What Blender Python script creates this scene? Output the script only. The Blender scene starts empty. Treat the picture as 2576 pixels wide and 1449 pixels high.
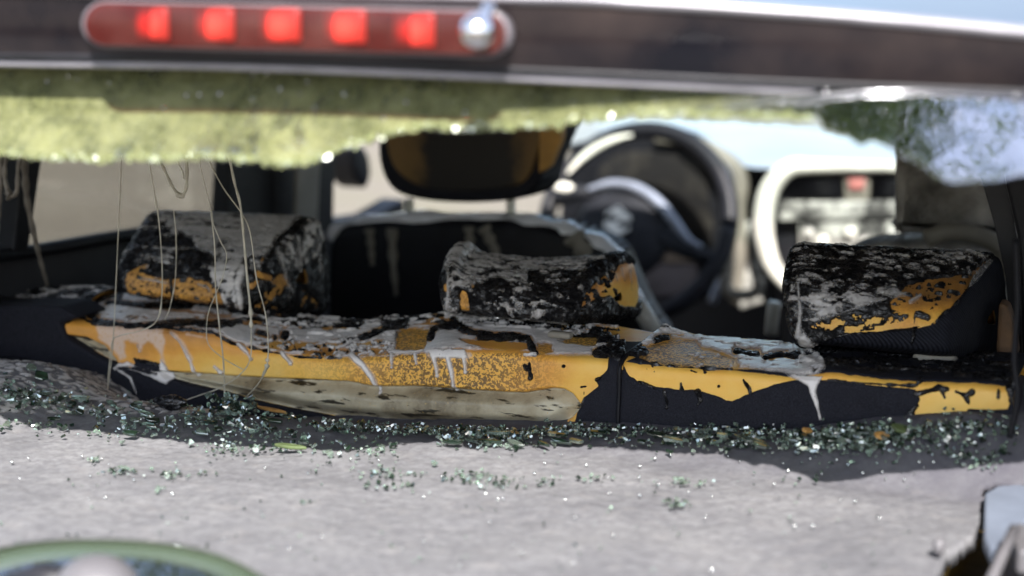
import bpy, bmesh, math, random
import numpy as np
from mathutils import Vector, Matrix

random.seed(7)
RNG = np.random.default_rng(7)
scene = bpy.context.scene
col = scene.collection
PI = math.pi
R = math.radians

# ------------------------------------------------------------------ camera
YAW, PITCH, FPX = R(23.0), R(10.3), 4090.0          # FPX: focal length in units of a 2576 wide frame
CAM = np.array([0.627, -1.5, 1.30])
FW = np.array([-math.sin(YAW)*math.cos(PITCH), math.cos(YAW)*math.cos(PITCH), -math.sin(PITCH)])
RT = np.array([math.cos(YAW), math.sin(YAW), 0.0])
UP = np.cross(RT, FW)
cam_d = bpy.data.cameras.new("camera")
cam = bpy.data.objects.new("camera", cam_d)
col.objects.link(cam)
m3 = Matrix([[RT[i], UP[i], -FW[i]] for i in range(3)])
cam.matrix_world = Matrix.Translation(Vector(CAM)) @ m3.to_4x4()
cam_d.sensor_width = 36.0
cam_d.lens = 36.0*FPX/2576.0
cam_d.clip_start = 0.05
cam_d.clip_end = 500.0
cam_d.dof.use_dof = True
cam_d.dof.focus_distance = 1.66
cam_d.dof.aperture_fstop = 2.5
cam_d.dof.aperture_blades = 0
scene.camera = cam

# ------------------------------------------------------------------ world, sun, exposure
SUN = np.array([0.45, -0.97, 1.0]); SUN = SUN/np.linalg.norm(SUN)
elev = math.asin(SUN[2]); azim = math.atan2(SUN[0], SUN[1])
world = bpy.data.worlds.new("World")
scene.world = world
world.use_nodes = True
wn, wl = world.node_tree.nodes, world.node_tree.links
wn.clear()
w_out = wn.new('ShaderNodeOutputWorld')
w_bg = wn.new('ShaderNodeBackground'); w_bg.inputs['Strength'].default_value = 0.15
sky = wn.new('ShaderNodeTexSky'); sky.sky_type = 'NISHITA'; sky.sun_disc = False
sky.sun_elevation = elev; sky.sun_rotation = azim
sky.air_density = 1.0; sky.dust_density = 1.2
w_tc = wn.new('ShaderNodeTexCoord')
w_n = wn.new('ShaderNodeTexNoise'); w_n.inputs['Scale'].default_value = 4.5; w_n.inputs['Detail'].default_value = 6
w_r = wn.new('ShaderNodeValToRGB')
w_r.color_ramp.elements[0].position = 0.42; w_r.color_ramp.elements[1].position = 0.62
w_m = wn.new('ShaderNodeMixRGB'); w_m.inputs['Color2'].default_value = (3.0, 3.05, 3.5, 1)
wl.new(w_tc.outputs['Generated'], w_n.inputs['Vector'])
wl.new(w_n.outputs['Fac'], w_r.inputs['Fac'])
wl.new(w_r.outputs['Color'], w_m.inputs['Fac'])
wl.new(sky.outputs['Color'], w_m.inputs['Color1'])
wl.new(w_m.outputs['Color'], w_bg.inputs['Color'])
wl.new(w_bg.outputs['Background'], w_out.inputs['Surface'])
sd_ = bpy.data.lights.new("sun", 'SUN'); sd_.energy = 4.4; sd_.angle = R(0.5); sd_.color = (1.0, 0.96, 0.92)
sun = bpy.data.objects.new("sun", sd_); col.objects.link(sun)
sun.rotation_euler = Vector(SUN).to_track_quat('Z', 'Y').to_euler()
sun.location = (3, -3, 5)
scene.view_settings.view_transform = 'Standard'
scene.view_settings.look = 'None'
scene.view_settings.exposure = 1.62
scene.view_settings.gamma = 1.0
scene.cycles.max_bounces = 10
scene.cycles.diffuse_bounces = 5
scene.cycles.transparent_max_bounces = 24
scene.cycles.sample_clamp_indirect = 12.0

# ------------------------------------------------------------------ projection helpers
def ray(px, py):
    return FW + RT*((px-1288.0)/FPX) + UP*((724.5-py)/FPX)
def aty(px, py, Y):
    d = ray(px, py); return CAM + d*((Y-CAM[1])/d[1])
def atx(px, py, X):
    d = ray(px, py); return CAM + d*((X-CAM[0])/d[0])
def atz(px, py, Z):
    d = ray(px, py); return CAM + d*((Z-CAM[2])/d[2])
def proj(P):
    d = P-CAM
    dep = d@FW
    return np.stack([1288.0+FPX*(d@RT)/dep, 724.5-FPX*(d@UP)/dep], -1)

# ------------------------------------------------------------------ noise
def _h(i, j, k, seed):
    n = (i*374761393 + j*668265263 + k*2147483647 + seed*1274126177) & 0xffffffff
    n = ((n ^ (n >> 13))*1274126177) & 0xffffffff
    n = (n ^ (n >> 16)) & 0xffffffff
    return n.astype(np.float64)/4294967295.0
def vnoise(P, seed=0):
    fl = np.floor(P).astype(np.int64); f = P-fl
    f = f*f*f*(f*(f*6-15)+10)
    out = 0
    for a in (0, 1):
        wa = f[..., 0] if a else 1-f[..., 0]
        for b in (0, 1):
            wb = f[..., 1] if b else 1-f[..., 1]
            for c in (0, 1):
                wc = f[..., 2] if c else 1-f[..., 2]
                out = out + wa*wb*wc*_h(fl[..., 0]+a, fl[..., 1]+b, fl[..., 2]+c, seed)
    return out
def fbm(P, scale, octs=4, seed=0, gain=0.5):
    s, a, t = 0, 1.0, 0
    for o in range(octs):
        s = s + a*vnoise(P*scale*(2.03**o)+17.3*o, seed+o); t += a; a *= gain
    return s/t*2-1          # about -1..1
def sstep(x):
    x = np.clip(x, 0, 1); return x*x*(3-2*x)

# ------------------------------------------------------------------ masks in traced outlines
def sd_poly(p, poly):
    poly = np.array(poly, float); n = len(poly)
    out = np.full(len(p), -60.0)
    lo, hi = poly.min(0)-60, poly.max(0)+60
    sel = np.where(((p > lo) & (p < hi)).all(1))[0]
    if len(sel) == 0: return out
    q = p[sel]; d2 = np.full(len(q), 1e9); ins = np.zeros(len(q), bool)
    for i in range(n):
        a, b = poly[i], poly[(i+1) % n]; e = b-a
        w = q-a
        t = np.clip((w@e)/max(e@e, 1e-9), 0, 1)
        dd = w-t[:, None]*e
        d2 = np.minimum(d2, (dd**2).sum(1))
        c = ((a[1] > q[:, 1]) != (b[1] > q[:, 1]))
        if abs(e[1]) > 1e-9:
            ins ^= c & (q[:, 0] < e[0]*(q[:, 1]-a[1])/e[1]+a[0])
    d = np.sqrt(d2)
    out[sel] = np.maximum(np.where(ins, d, -d), -60)
    return out
def sd_stroke(p, pts, r0, r1=None):
    pts = np.array(pts, float); r1 = r0 if r1 is None else r1
    out = np.full(len(p), -60.0)
    lo, hi = pts.min(0)-70, pts.max(0)+70
    sel = np.where(((p > lo) & (p < hi)).all(1))[0]
    if len(sel) == 0: return out
    q = p[sel]; best = np.full(len(q), -60.0)
    seg = np.linalg.norm(np.diff(pts, axis=0), axis=1) if len(pts) > 1 else np.array([1.0])
    cum = np.concatenate([[0], np.cumsum(seg)])
    if len(pts) == 1:
        best = np.maximum(best, r0-np.linalg.norm(q-pts[0], axis=1))
    for i in range(len(pts)-1):
        a, b = pts[i], pts[i+1]; e = b-a
        t = np.clip(((q-a)@e)/max(e@e, 1e-9), 0, 1)
        d = np.linalg.norm(q-a-t[:, None]*e, axis=1)
        s = (cum[i]+t*seg[i])/cum[-1]
        best = np.maximum(best, r0+(r1-r0)*s-d)
    out[sel] = best
    return out
def drip(pts, r0, r1):       # a thin run ending in a bead
    return [('s', pts, r0, r1*0.72), ('s', [pts[-1]], r1, None)]
def field(p, P, ops, seed=0, rough=3.0, nscale=110.0, base=-60.0, sj=0.45):
    """union / subtraction of traced shapes, with ragged noise edges; in traced units"""
    nz = fbm(P, nscale, 4, seed)*rough
    f = np.full(len(p), float(base))
    for op in ops:
        k = op[0]
        if k == 'p': f = np.maximum(f, sd_poly(p, op[1])+nz*(op[2] if len(op) > 2 else 1))
        elif k == 's': f = np.maximum(f, sd_stroke(p, op[1], op[2], op[3])+nz*sj)
        elif k == '-p': f = np.minimum(f, -(sd_poly(p, op[1])+nz*(op[2] if len(op) > 2 else 1)))
        elif k == '-s': f = np.minimum(f, -(sd_stroke(p, op[1], op[2], op[3])+nz*1.1))
        elif k == 'm':                       # mottled area: ('m', poly, threshold, (sx,sy,sz), gain)
            n = fbm(P*np.array(op[3]), 1.0, 5, seed+31, 0.6)
            f = np.maximum(f, np.minimum(sd_poly(p, op[1]), (n-op[2])*op[4]))
        elif k == '-m':
            n = fbm(P*np.array(op[3]), 1.0, 5, seed+57, 0.6)
            f = np.minimum(f, -np.minimum(sd_poly(p, op[1]), (n-op[2])*op[4]))
    return f

# ------------------------------------------------------------------ mesh helpers
def mesh_np(name, V, F, mat, parent=None, attrs=None, smooth=True, flat_ok=False):
    me = bpy.data.meshes.new(name)
    V = np.ascontiguousarray(V, dtype=np.float32); F = np.asarray(F, dtype=np.int32)
    k = F.shape[1]
    me.vertices.add(len(V)); me.vertices.foreach_set('co', V.ravel())
    me.loops.add(F.size); me.loops.foreach_set('vertex_index', F.ravel())
    me.polygons.add(len(F))
    me.polygons.foreach_set('loop_start', np.arange(0, F.size, k, dtype=np.int32))
    me.polygons.foreach_set('loop_total', np.full(len(F), k, dtype=np.int32))
    if smooth: me.polygons.foreach_set('use_smooth', np.ones(len(F), bool))
    me.update(calc_edges=True); me.validate()
    if attrs:
        for an, av in attrs.items():
            at = me.attributes.new(an, 'FLOAT', 'POINT'); at.data.foreach_set('value', np.ascontiguousarray(av, dtype=np.float32))
    if mat: me.materials.append(mat)
    o = bpy.data.objects.new(name, me); col.objects.link(o)
    if parent is not None: o.parent = parent
    return o
def bm_obj(name, bm, mat, parent=None, smooth=True):
    me = bpy.data.meshes.new(name); bmesh.ops.recalc_face_normals(bm, faces=bm.faces)
    bm.to_mesh(me); bm.free()
    if smooth:
        me.polygons.foreach_set('use_smooth', [True]*len(me.polygons))
    me.materials.append(mat)
    o = bpy.data.objects.new(name, me); col.objects.link(o)
    if parent is not None: o.parent = parent
    return o
def add_rbox(bm, c, s, r=0.01, rot=None, seg=3, taper=None):
    geom = bmesh.ops.create_cube(bm, size=1.0)['verts']
    for v in geom:
        x, y, z = v.co
        v.co = Vector((x*s[0], y*s[1], z*s[2]))
        if taper and z > 0: v.co.x *= taper; v.co.y *= taper
    es = list({e for v in geom for e in v.link_edges})
    if r > 0:
        res = bmesh.ops.bevel(bm, geom=es+geom, offset=r, segments=seg, profile=0.5, affect='EDGES')
        vs = list({v for f in res['faces'] for v in f.verts})
        allv = set(vs)
        st = list(vs)
        while st:
            v = st.pop()
            for e in v.link_edges:
                w = e.other_vert(v)
                if w not in allv: allv.add(w); st.append(w)
        vs = list(allv)
    else: vs = geom
    M = Matrix.Translation(Vector(c)) @ (rot.to_4x4() if rot is not None else Matrix.Identity(4))
    bmesh.ops.transform(bm, matrix=M, verts=vs)
def rbox(name, c, s, r, mat, parent=None, rot=None, seg=3, taper=None):
    bm = bmesh.new(); add_rbox(bm, c, s, r, rot, seg, taper); return bm_obj(name, bm, mat, parent)
def tube_geo(pts, rad, n=10, caps=True):
    pts = np.array(pts, float); m = len(pts)
    rad = np.full(m, rad, float) if np.isscalar(rad) else np.array(rad, float)
    tg = np.gradient(pts, axis=0); tg /= np.linalg.norm(tg, axis=1)[:, None]+1e-12
    u = np.cross(tg[0], [0.3, 0.9, 0.1]);
    if np.linalg.norm(u) < 1e-3: u = np.cross(tg[0], [1, 0, 0])
    u /= np.linalg.norm(u); V = []
    for i in range(m):
        u = u-tg[i]*(u@tg[i]); u /= np.linalg.norm(u); w = np.cross(tg[i], u)
        for k in range(n):
            a = 2*PI*k/n; V.append(pts[i]+rad[i]*(u*math.cos(a)+w*math.sin(a)))
    F = [(i*n+k, i*n+(k+1) % n, (i+1)*n+(k+1) % n, (i+1)*n+k) for i in range(m-1) for k in range(n)]
    if caps:
        V.append(pts[0]); V.append(pts[-1]); a, b = len(V)-2, len(V)-1
        F += [(a, (k+1) % n, k, k) for k in range(n)]
        F += [(b, (m-1)*n+k, (m-1)*n+(k+1) % n, (m-1)*n+(k+1) % n) for k in range(n)]
    return V, F
def tube(name, pts, rad, mat, parent=None, n=10):
    V, F = tube_geo(pts, rad, n)
    me = bpy.data.meshes.new(name)
    me.from_pydata([tuple(v) for v in V], [], [tuple(dict.fromkeys(f)) for f in F]); me.update()
    me.polygons.foreach_set('use_smooth', [True]*len(me.polygons)); me.materials.append(mat)
    o = bpy.data.objects.new(name, me); col.objects.link(o)
    if parent is not None: o.parent = parent
    return o
def spline(pts, n=40):       # Catmull-Rom through points
    P = np.array(pts, float); P = np.vstack([2*P[0]-P[1], P, 2*P[-1]-P[-2]])
    out = []; m = len(P)-3
    for k in range(n):
        t = k/(n-1)*m; i = min(int(t), m-1); t -= i
        a, b, c, d = P[i], P[i+1], P[i+2], P[i+3]
        out.append(0.5*((2*b)+(-a+c)*t+(2*a-5*b+4*c-d)*t*t+(-a+3*b-3*c+d)*t**3))
    return np.array(out)
def prism(name, outline, thick_vec, mat, parent=None, bevel=0.0, seg=2, smooth=False):
    """outline: 3D points of a planar polygon, extruded along thick_vec"""
    bm = bmesh.new(); vs = [bm.verts.new(tuple(p)) for p in outline]
    f = bm.faces.new(vs)
    r = bmesh.ops.extrude_face_region(bm, geom=[f])
    bmesh.ops.translate(bm, vec=Vector(thick_vec), verts=[v for v in r['geom'] if isinstance(v, bmesh.types.BMVert)])
    if bevel > 0:
        bmesh.ops.bevel(bm, geom=list(bm.edges), offset=bevel, segments=seg, profile=0.5, affect='EDGES')
    return bm_obj(name, bm, mat, parent, smooth)
def thing(o, label, cat, group=None, kind=None):
    o['label'] = label; o['category'] = cat
    if group: o['group'] = group
    if kind: o['kind'] = kind
    return o
def empty(name, loc=(0, 0, 0)):
    o = bpy.data.objects.new(name, None); col.objects.link(o); o.location = loc; o.empty_display_size = 0.1
    return o

# ------------------------------------------------------------------ materials
class Mat:
    def __init__(s, name):
        s.m = bpy.data.materials.new(name); s.m.use_nodes = True
        s.n, s.l = s.m.node_tree.nodes, s.m.node_tree.links
        s.n.clear(); s.out = s.n.new('ShaderNodeOutputMaterial')
        s.co = s.n.new('ShaderNodeTexCoord').outputs['Object']
    def node(s, t, **kw):
        n = s.n.new(t)
        for k, v in kw.items():
            if k.startswith('i_'): n.inputs[k[2:].replace('_', ' ')].default_value = v
            else: setattr(n, k, v)
        return n
    def noise(s, scale, detail=5, rough=0.55, dist=0.0, vec=None, out='Fac'):
        n = s.node('ShaderNodeTexNoise'); n.inputs['Scale'].default_value = scale; n.inputs['Detail'].default_value = detail
        n.inputs['Roughness'].default_value = rough; n.inputs['Distortion'].default_value = dist
        s.l.new(vec or s.co, n.inputs['Vector']); return n.outputs[out]
    def voro(s, scale, feature='F1', vec=None, out='Distance'):
        n = s.node('ShaderNodeTexVoronoi'); n.feature = feature; n.inputs['Scale'].default_value = scale
        s.l.new(vec or s.co, n.inputs['Vector']); return n.outputs[out]
    def ramp(s, fac, stops, interp='LINEAR'):
        n = s.node('ShaderNodeValToRGB'); cr = n.color_ramp; cr.interpolation = interp
        while len(cr.elements) < len(stops): cr.elements.new(0.5)
        for e, (p, c) in zip(cr.elements, stops):
            e.position = p; e.color = (c, c, c, 1) if isinstance(c, (int, float)) else (*c, 1)
        s.l.new(fac, n.inputs['Fac']); return n.outputs['Color']
    def mix(s, fac, a, b, mode='MIX'):
        n = s.node('ShaderNodeMixRGB', blend_type=mode)
        for sock, v in ((n.inputs['Fac'], fac), (n.inputs['Color1'], a), (n.inputs['Color2'], b)):
            if isinstance(v, (int, float)): sock.default_value = v if sock.name == 'Fac' else (v, v, v, 1)
            elif isinstance(v, tuple): sock.default_value = (*v, 1)
            else: s.l.new(v, sock)
        return n.outputs['Color']
    def math(s, op, a, b=0.0, c=None):
        n = s.node('ShaderNodeMath', operation=op)
        for i, v in enumerate((a, b) if c is None else (a, b, c)):
            if isinstance(v, (int, float)): n.inputs[i].default_value = v
            else: s.l.new(v, n.inputs[i])
        return n.outputs[0]
    def attr(s, name):
        n = s.node('ShaderNodeAttribute', attribute_name=name); return n.outputs['Fac']
    def bump(s, h, strength=0.5, dist=0.001, normal=None):
        n = s.node('ShaderNodeBump'); n.inputs['Strength'].default_value = strength; n.inputs['Distance'].default_value = dist
        s.l.new(h, n.inputs['Height'])
        if normal is not None: s.l.new(normal, n.inputs['Normal'])
        return n.outputs['Normal']
    def mapping(s, scale, rot=(0, 0, 0)):
        n = s.node('ShaderNodeMapping'); n.inputs['Scale'].default_value = scale; n.inputs['Rotation'].default_value = rot
        s.l.new(s.co, n.inputs['Vector']); return n.outputs['Vector']
    def bsdf(s, color, rough=0.5, metal=0.0, spec=0.5, normal=None, trans=0.0, coat=0.0, sss=0.0, em=None, ems=0.0, ior=1.45):
        b = s.node('ShaderNodeBsdfPrincipled')
        def put(k, v):
            sk = b.inputs[k]
            if isinstance(v, (int, float)): sk.default_value = v
            elif isinstance(v, tuple): sk.default_value = (*v, 1)
            else: s.l.new(v, sk)
        put('Base Color', color); put('Roughness', rough); put('Metallic', metal); put('Specular IOR Level', spec)
        put('Transmission Weight', trans); put('Coat Weight', coat); put('IOR', ior)
        if sss: put('Subsurface Weight', sss); b.inputs['Subsurface Radius'].default_value = (1, .8, .6); b.inputs['Subsurface Scale'].default_value = 0.004
        if em is not None: put('Emission Color', em); put('Emission Strength', ems)
        if normal is not None: s.l.new(normal, b.inputs['Normal'])
        return b.outputs[0]
    def shmix(s, fac, a, b):
        n = s.node('ShaderNodeMixShader')
        if isinstance(fac, (int, float)): n.inputs[0].default_value = fac
        else: s.l.new(fac, n.inputs[0])
        s.l.new(a, n.inputs[1]); s.l.new(b, n.inputs[2]); return n.outputs[0]
    def transp(s, c=(1, 1, 1)):
        n = s.node('ShaderNodeBsdfTransparent')
        if isinstance(c, tuple): n.inputs[0].default_value = (*c, 1)
        else: s.l.new(c, n.inputs[0])
        return n.outputs[0]
    def glossy(s, c=(1, 1, 1), r=0.02, normal=None):
        n = s.node('ShaderNodeBsdfGlossy'); n.inputs['Roughness'].default_value = r
        if isinstance(c, tuple): n.inputs[0].default_value = (*c, 1)
        if normal is not None: s.l.new(normal, n.inputs['Normal'])
        return n.outputs[0]
    def diffuse(s, c, normal=None):
        n = s.node('ShaderNodeBsdfDiffuse')
        if isinstance(c, tuple): n.inputs[0].default_value = (*c, 1)
        else: s.l.new(c, n.inputs[0])
        if normal is not None: s.l.new(normal, n.inputs['Normal'])
        return n.outputs[0]
    def translucent(s, c):
        n = s.node('ShaderNodeBsdfTranslucent')
        if isinstance(c, tuple): n.inputs[0].default_value = (*c, 1)
        else: s.l.new(c, n.inputs[0])
        return n.outputs[0]
    def fin(s, sh):
        s.l.new(sh, s.out.inputs['Surface']); return s.m

def m_plain(name, c, rough=0.5, metal=0.0, var=0.25, scale=30.0, bump=0.2, coat=0.0, spec=0.5, bd=0.001):
    t = Mat(name)
    n = t.noise(scale, 6)
    cc = t.mix(t.ramp(n, [(0.3, 0.0), (0.7, 1.0)]), tuple(x*(1-var) for x in c), tuple(min(1, x*(1+var)) for x in c))
    rr = t.math('MULTIPLY_ADD', t.noise(scale*2.3, 4), 0.25, rough-0.12)
    nm = t.bump(t.noise(scale*9, 4), bump, bd) if bump > 0 else None
    return t.fin(t.bsdf(cc, rr, metal, spec, nm, coat=coat))

# polyurethane padding: yellow, scorched orange / brown, with a leopard scorch pattern
t = Mat("padding_foam")
scorch = t.attr('scorch'); leo = t.attr('leo')
large = t.noise(22, 5)
br = t.math('ADD', scorch, t.math('MULTIPLY_ADD', large, 0.7, -0.33))
basec = t.ramp(br, [(0.0, (0.80, 0.52, 0.13)), (0.25, (0.78, 0.43, 0.065)), (0.5, (0.66, 0.27, 0.03)), (0.78, (0.30, 0.10, 0.018)), (1.0, (0.05, 0.02, 0.01))])
worm = t.noise(350, 2, 0.45, 0.8)
sp = t.ramp(worm, [(0.47, 0.0), (0.51, 1.0)])
film = t.attr('film')
mid = t.noise(45, 3)
leo2 = t.math('MULTIPLY', leo, t.ramp(mid, [(0.25, 0.75), (0.6, 1.0)]))
leofac = t.math('MINIMUM', t.math('MULTIPLY', t.math('MULTIPLY', sp, leo2), 1.25), 1.0)
c1 = t.mix(leofac, basec, (0.085, 0.030, 0.010))
c1 = t.mix(t.math('MULTIPLY', leo, 0.6), c1, t.mix(sp, (0.90, 0.52, 0.085), c1))
fine = t.noise(1500, 2)
ff = t.math('MULTIPLY', film, t.ramp(t.math('ADD', t.noise(260, 5, 0.7), t.math('MULTIPLY', film, 0.12)), [(0.34, 0.12), (0.60, 1.0)]))
c1 = t.mix(ff, c1, (0.60, 0.46, 0.40))
c1 = t.mix(0.16, c1, t.mix(fine, (0.45, 0.2, 0.02), (1.0, 0.8, 0.3)))
hh = t.math('ADD', t.math('MULTIPLY', leofac, -1.2), t.math('MULTIPLY', fine, 0.5))
M_FOAM = t.fin(t.bsdf(c1, 0.42, 0, 0.45, t.bump(hh, 0.5, 0.0005), sss=0.0))

# charred, wet, melted upholstery
t = Mat("charred_cover")
n1 = t.noise(60, 6, 0.65, 0.6)
cc = t.ramp(n1, [(0.3, (0.003, 0.003, 0.0035)), (0.6, (0.008, 0.0075, 0.008)), (0.8, (0.03, 0.022, 0.016))])
st = t.mapping((60, 260, 200), (0.3, 0.2, 0.5))
h = t.math('ADD', t.noise(95, 5, 0.6, 1.0), t.math('MULTIPLY', t.noise(1.0, 3, 0.6, 0.5, st), 0.6))
wet = t.ramp(t.noise(70, 5, 0.7), [(0.46, 0.0), (0.56, 1.0)])
sp_ = t.math('MULTIPLY_ADD', wet, 0.85, 0.10)
M_CHAR = t.fin(t.bsdf(cc, t.math('MULTIPLY_ADD', wet, -0.48, 0.60), 0, sp_, t.bump(h, 0.9, 0.0028)))

# intact dark cloth
t = Mat("seat_cloth")
w = t.noise(900, 3, 0.7)
cc = t.mix(t.ramp(w, [(0.4, 0.0), (0.75, 1.0)]), (0.003, 0.0035, 0.006), (0.028, 0.029, 0.040))
cc = t.mix(t.math('MULTIPLY', t.noise(14, 4), 0.5), cc, (0.009, 0.009, 0.014))
M_CLOTH = t.fin(t.bsdf(cc, 0.78, 0, 0.25, t.bump(t.noise(700, 4, 0.7), 0.8, 0.0006)))

# ribbed cloth of the right headrest
t = Mat("ribbed_cloth")
wv = t.node('ShaderNodeTexWave'); wv.inputs['Scale'].default_value = 130; wv.inputs['Distortion'].default_value = 0.6; wv.inputs['Detail'].default_value = 1
wv.bands_direction = 'DIAGONAL'; t.l.new(t.co, wv.inputs['Vector'])
cc = t.mix(wv.outputs['Fac'], (0.004, 0.0045, 0.007), (0.018, 0.019, 0.026))
M_RIB = t.fin(t.bsdf(cc, 0.75, 0, 0.15, t.bump(wv.outputs['Fac'], 0.7, 0.001)))

# dirty extinguisher suds
t = Mat("fire_suds")
thin = t.attr('thin')
tn = t.attr('tone')
n1 = t.noise(35, 6, 0.6)
cc = t.ramp(n1, [(0.25, (0.58, 0.55, 0.52)), (0.5, (0.74, 0.70, 0.66)), (0.8, (0.86, 0.81, 0.76))])
cc = t.mix(tn, cc, t.mix(n1, (0.17, 0.168, 0.163), (0.30, 0.292, 0.28)))
bub = t.voro(420)
bsz = t.noise(70, 3)
hole = t.math('LESS_THAN', bub, t.math('MULTIPLY_ADD', t.ramp(bsz, [(0.5, 0.0), (0.72, 1.0)]), 0.30, 0.0))
cc = t.mix(hole, cc, (0.03, 0.025, 0.022))
fineb = t.noise(1300, 3, 0.7)
cc = t.mix(t.math('MULTIPLY', fineb, 0.2), cc, (0.2, 0.19, 0.19))
nm = t.bump(t.math('ADD', t.math('MULTIPLY', fineb, 0.5), t.noise(150, 5, 0.65)), 0.6, 0.0008)
sh = t.bsdf(cc, 0.27, 0, 0.6, nm)
al = t.math('MULTIPLY', thin, t.math('MULTIPLY_ADD', t.noise(500, 3, 0.7), 1.3, 0.55))
M_SUDS = t.fin(t.shmix(t.math('MINIMUM', al, 1.0), t.transp(), sh))

# sooty beige seat pan
t = Mat("sooty_pan")
z = t.node('ShaderNodeSeparateXYZ'); t.l.new(t.co, z.inputs[0])
st = t.mapping((25, 60, 170), (0, 0.32, 0))
n1 = t.noise(1.0, 5, 0.6, 0.3, st)
n2 = t.noise(10, 7, 0.65)
cc = t.ramp(n2, [(0.36, (0.11, 0.08, 0.045)), (0.5, (0.34, 0.29, 0.19)), (0.72, (0.56, 0.51, 0.37))])
cc = t.mix(t.ramp(n1, [(0.57, 0.0), (0.62, 1.0)]), cc, (0.03, 0.024, 0.014))
cc = t.mix(t.ramp(t.noise(420, 2), [(0.66, 0.0), (0.72, 0.7)]), cc, (0.55, 0.36, 0.12))
M_PAN = t.fin(t.bsdf(cc, 0.32, 0.0, 0.5, t.bump(n2, 0.2, 0.002)))

# parcel shelf carpet
t = Mat("shelf_carpet")
soot_and_shade = t.attr('soot_and_shade')  # soot mottling that also paints the strip's shade into the carpet
n1 = t.noise(9, 6, 0.6); n2 = t.noise(130, 5, 0.7)
cc = t.ramp(n1, [(0.3, (0.125, 0.125, 0.132)), (0.5, (0.165, 0.165, 0.171)), (0.7, (0.20, 0.199, 0.202))])
cc = t.mix(t.ramp(n2, [(0.42, 0.0), (0.62, 0.5)]), cc, (0.085, 0.082, 0.09))
cc = t.mix(t.ramp(t.noise(50, 3), [(0.55, 0.0), (0.75, 0.4)]), cc, (0.23, 0.22, 0.215))
cc = t.mix(t.math('MULTIPLY', soot_and_shade, t.ramp(t.noise(24, 6, 0.7), [(0.30, 0.55), (0.62, 1.0)])), cc, (0.055, 0.052, 0.065))
M_SHELF = t.fin(t.bsdf(cc, 0.85, 0, 0.2, t.bump(t.noise(400, 5, 0.8), 0.7, 0.0009)))

# glass pieces
def m_glass(name, tint, refl=0.35, rough=0.04, body=None, bodyf=0.0):
    t = Mat(name)
    fr = t.node('ShaderNodeFresnel'); fr.inputs[0].default_value = 1.5
    f = t.math('MULTIPLY_ADD', fr.outputs[0], 1.0, refl)
    a = t.transp(tint)
    if body: a = t.shmix(bodyf, a, t.diffuse(body))
    return t.fin(t.shmix(t.math('MINIMUM', f, 1.0), a, t.glossy((0.95, 1.0, 0.97), rough)))
M_SHARD = m_glass("tempered_glass_crumb", (0.60, 0.70, 0.60), 0.12, 0.07, (0.105, 0.125, 0.105), 0.45)
M_SHARD2 = m_glass("pale_glass_crumb", (0.72, 0.86, 0.74), 0.20, 0.12, (0.26, 0.32, 0.27), 0.45)
M_SHARD3 = m_glass("dark_glass_crumb", (0.2, 0.36, 0.25), 0.08, 0.05, (0.012, 0.024, 0.015), 0.65)

# crazed rear window
t = Mat("crazed_rear_window")
cr = t.attr('crazed')
vc = t.voro(260, 'F1', out='Color'); ve = t.voro(260, 'DISTANCE_TO_EDGE')
sep = t.node('ShaderNodeSeparateColor'); t.l.new(vc, sep.inputs[0])
edge = t.ramp(ve, [(0.0, 1.0), (0.05, 0.0)])
big = t.ramp(t.noise(30, 6, 0.75), [(0.36, 0.0), (0.62, 1.0)])
bodyc = t.mix(big, (0.045, 0.055, 0.022), (0.265, 0.275, 0.135))
bodyc = t.mix(t.math('MULTIPLY', sep.outputs[0], 0.4), bodyc, (0.27, 0.28, 0.11))
bodyc = t.mix(t.math('MULTIPLY', edge, 0.5), bodyc, (0.5, 0.52, 0.30))
nm = t.bump(t.math('ADD', t.math('MULTIPLY', sep.outputs[0], 0.8), t.math('MULTIPLY', t.noise(30, 3), 2.5)), 0.6, 0.0012)
nm2 = t.bump(t.noise(14, 3, 0.5), 0.5, 0.004)
body = t.shmix(0.3, t.diffuse(bodyc, nm), t.translucent(bodyc))
clear = t.transp((0.05, 0.06, 0.05))
inner = t.shmix(t.math('MULTIPLY', cr, 0.9), clear, body)
nmix = t.node('ShaderNodeMix', data_type='VECTOR'); t.l.new(cr, nmix.inputs[0]); t.l.new(nm2, nmix.inputs[4]); t.l.new(nm, nmix.inputs[5])
gl = t.glossy((0.93, 0.95, 1.0), 0.03, nmix.outputs[1])
st1 = t.ramp(t.noise(1.0, 5, 0.6, 0.5, t.mapping((60, 30, 22), (0, 0.45, 0))), [(0.50, 0.0), (0.66, 1.0)])  # streaked gloss patches, painted in as tree and sky reflections
pt = t.ramp(t.noise(16, 4, 0.6), [(0.40, 0.15), (0.66, 1.0)])
gl2 = t.glossy((0.80, 0.86, 1.0), 0.07, nm2)
base_ = t.shmix(t.math('MULTIPLY_ADD', cr, -0.34, 0.44), inner, gl)
M_WINDOW = t.fin(t.shmix(t.math('MULTIPLY', t.math('MULTIPLY', t.math('MULTIPLY', st1, pt), cr), 0.85), base_, gl2))

t = Mat("sooty_side_glass")
n1 = t.noise(5, 5); n2 = t.noise(60, 4)
M_SOOTGLASS = t.fin(t.shmix(0.06, t.shmix(t.math('MULTIPLY_ADD', n1, 0.2, 0.12), t.transp((0.80, 0.80, 0.76)), t.shmix(0.5, t.diffuse((0.13, 0.125, 0.105)), t.translucent((0.16, 0.155, 0.13)))), t.glossy((1, 1, 1), 0.05)))
M_SCREEN = m_glass("windscreen_glass", (0.85, 0.92, 0.9), 0.0, 0.02)

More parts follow.
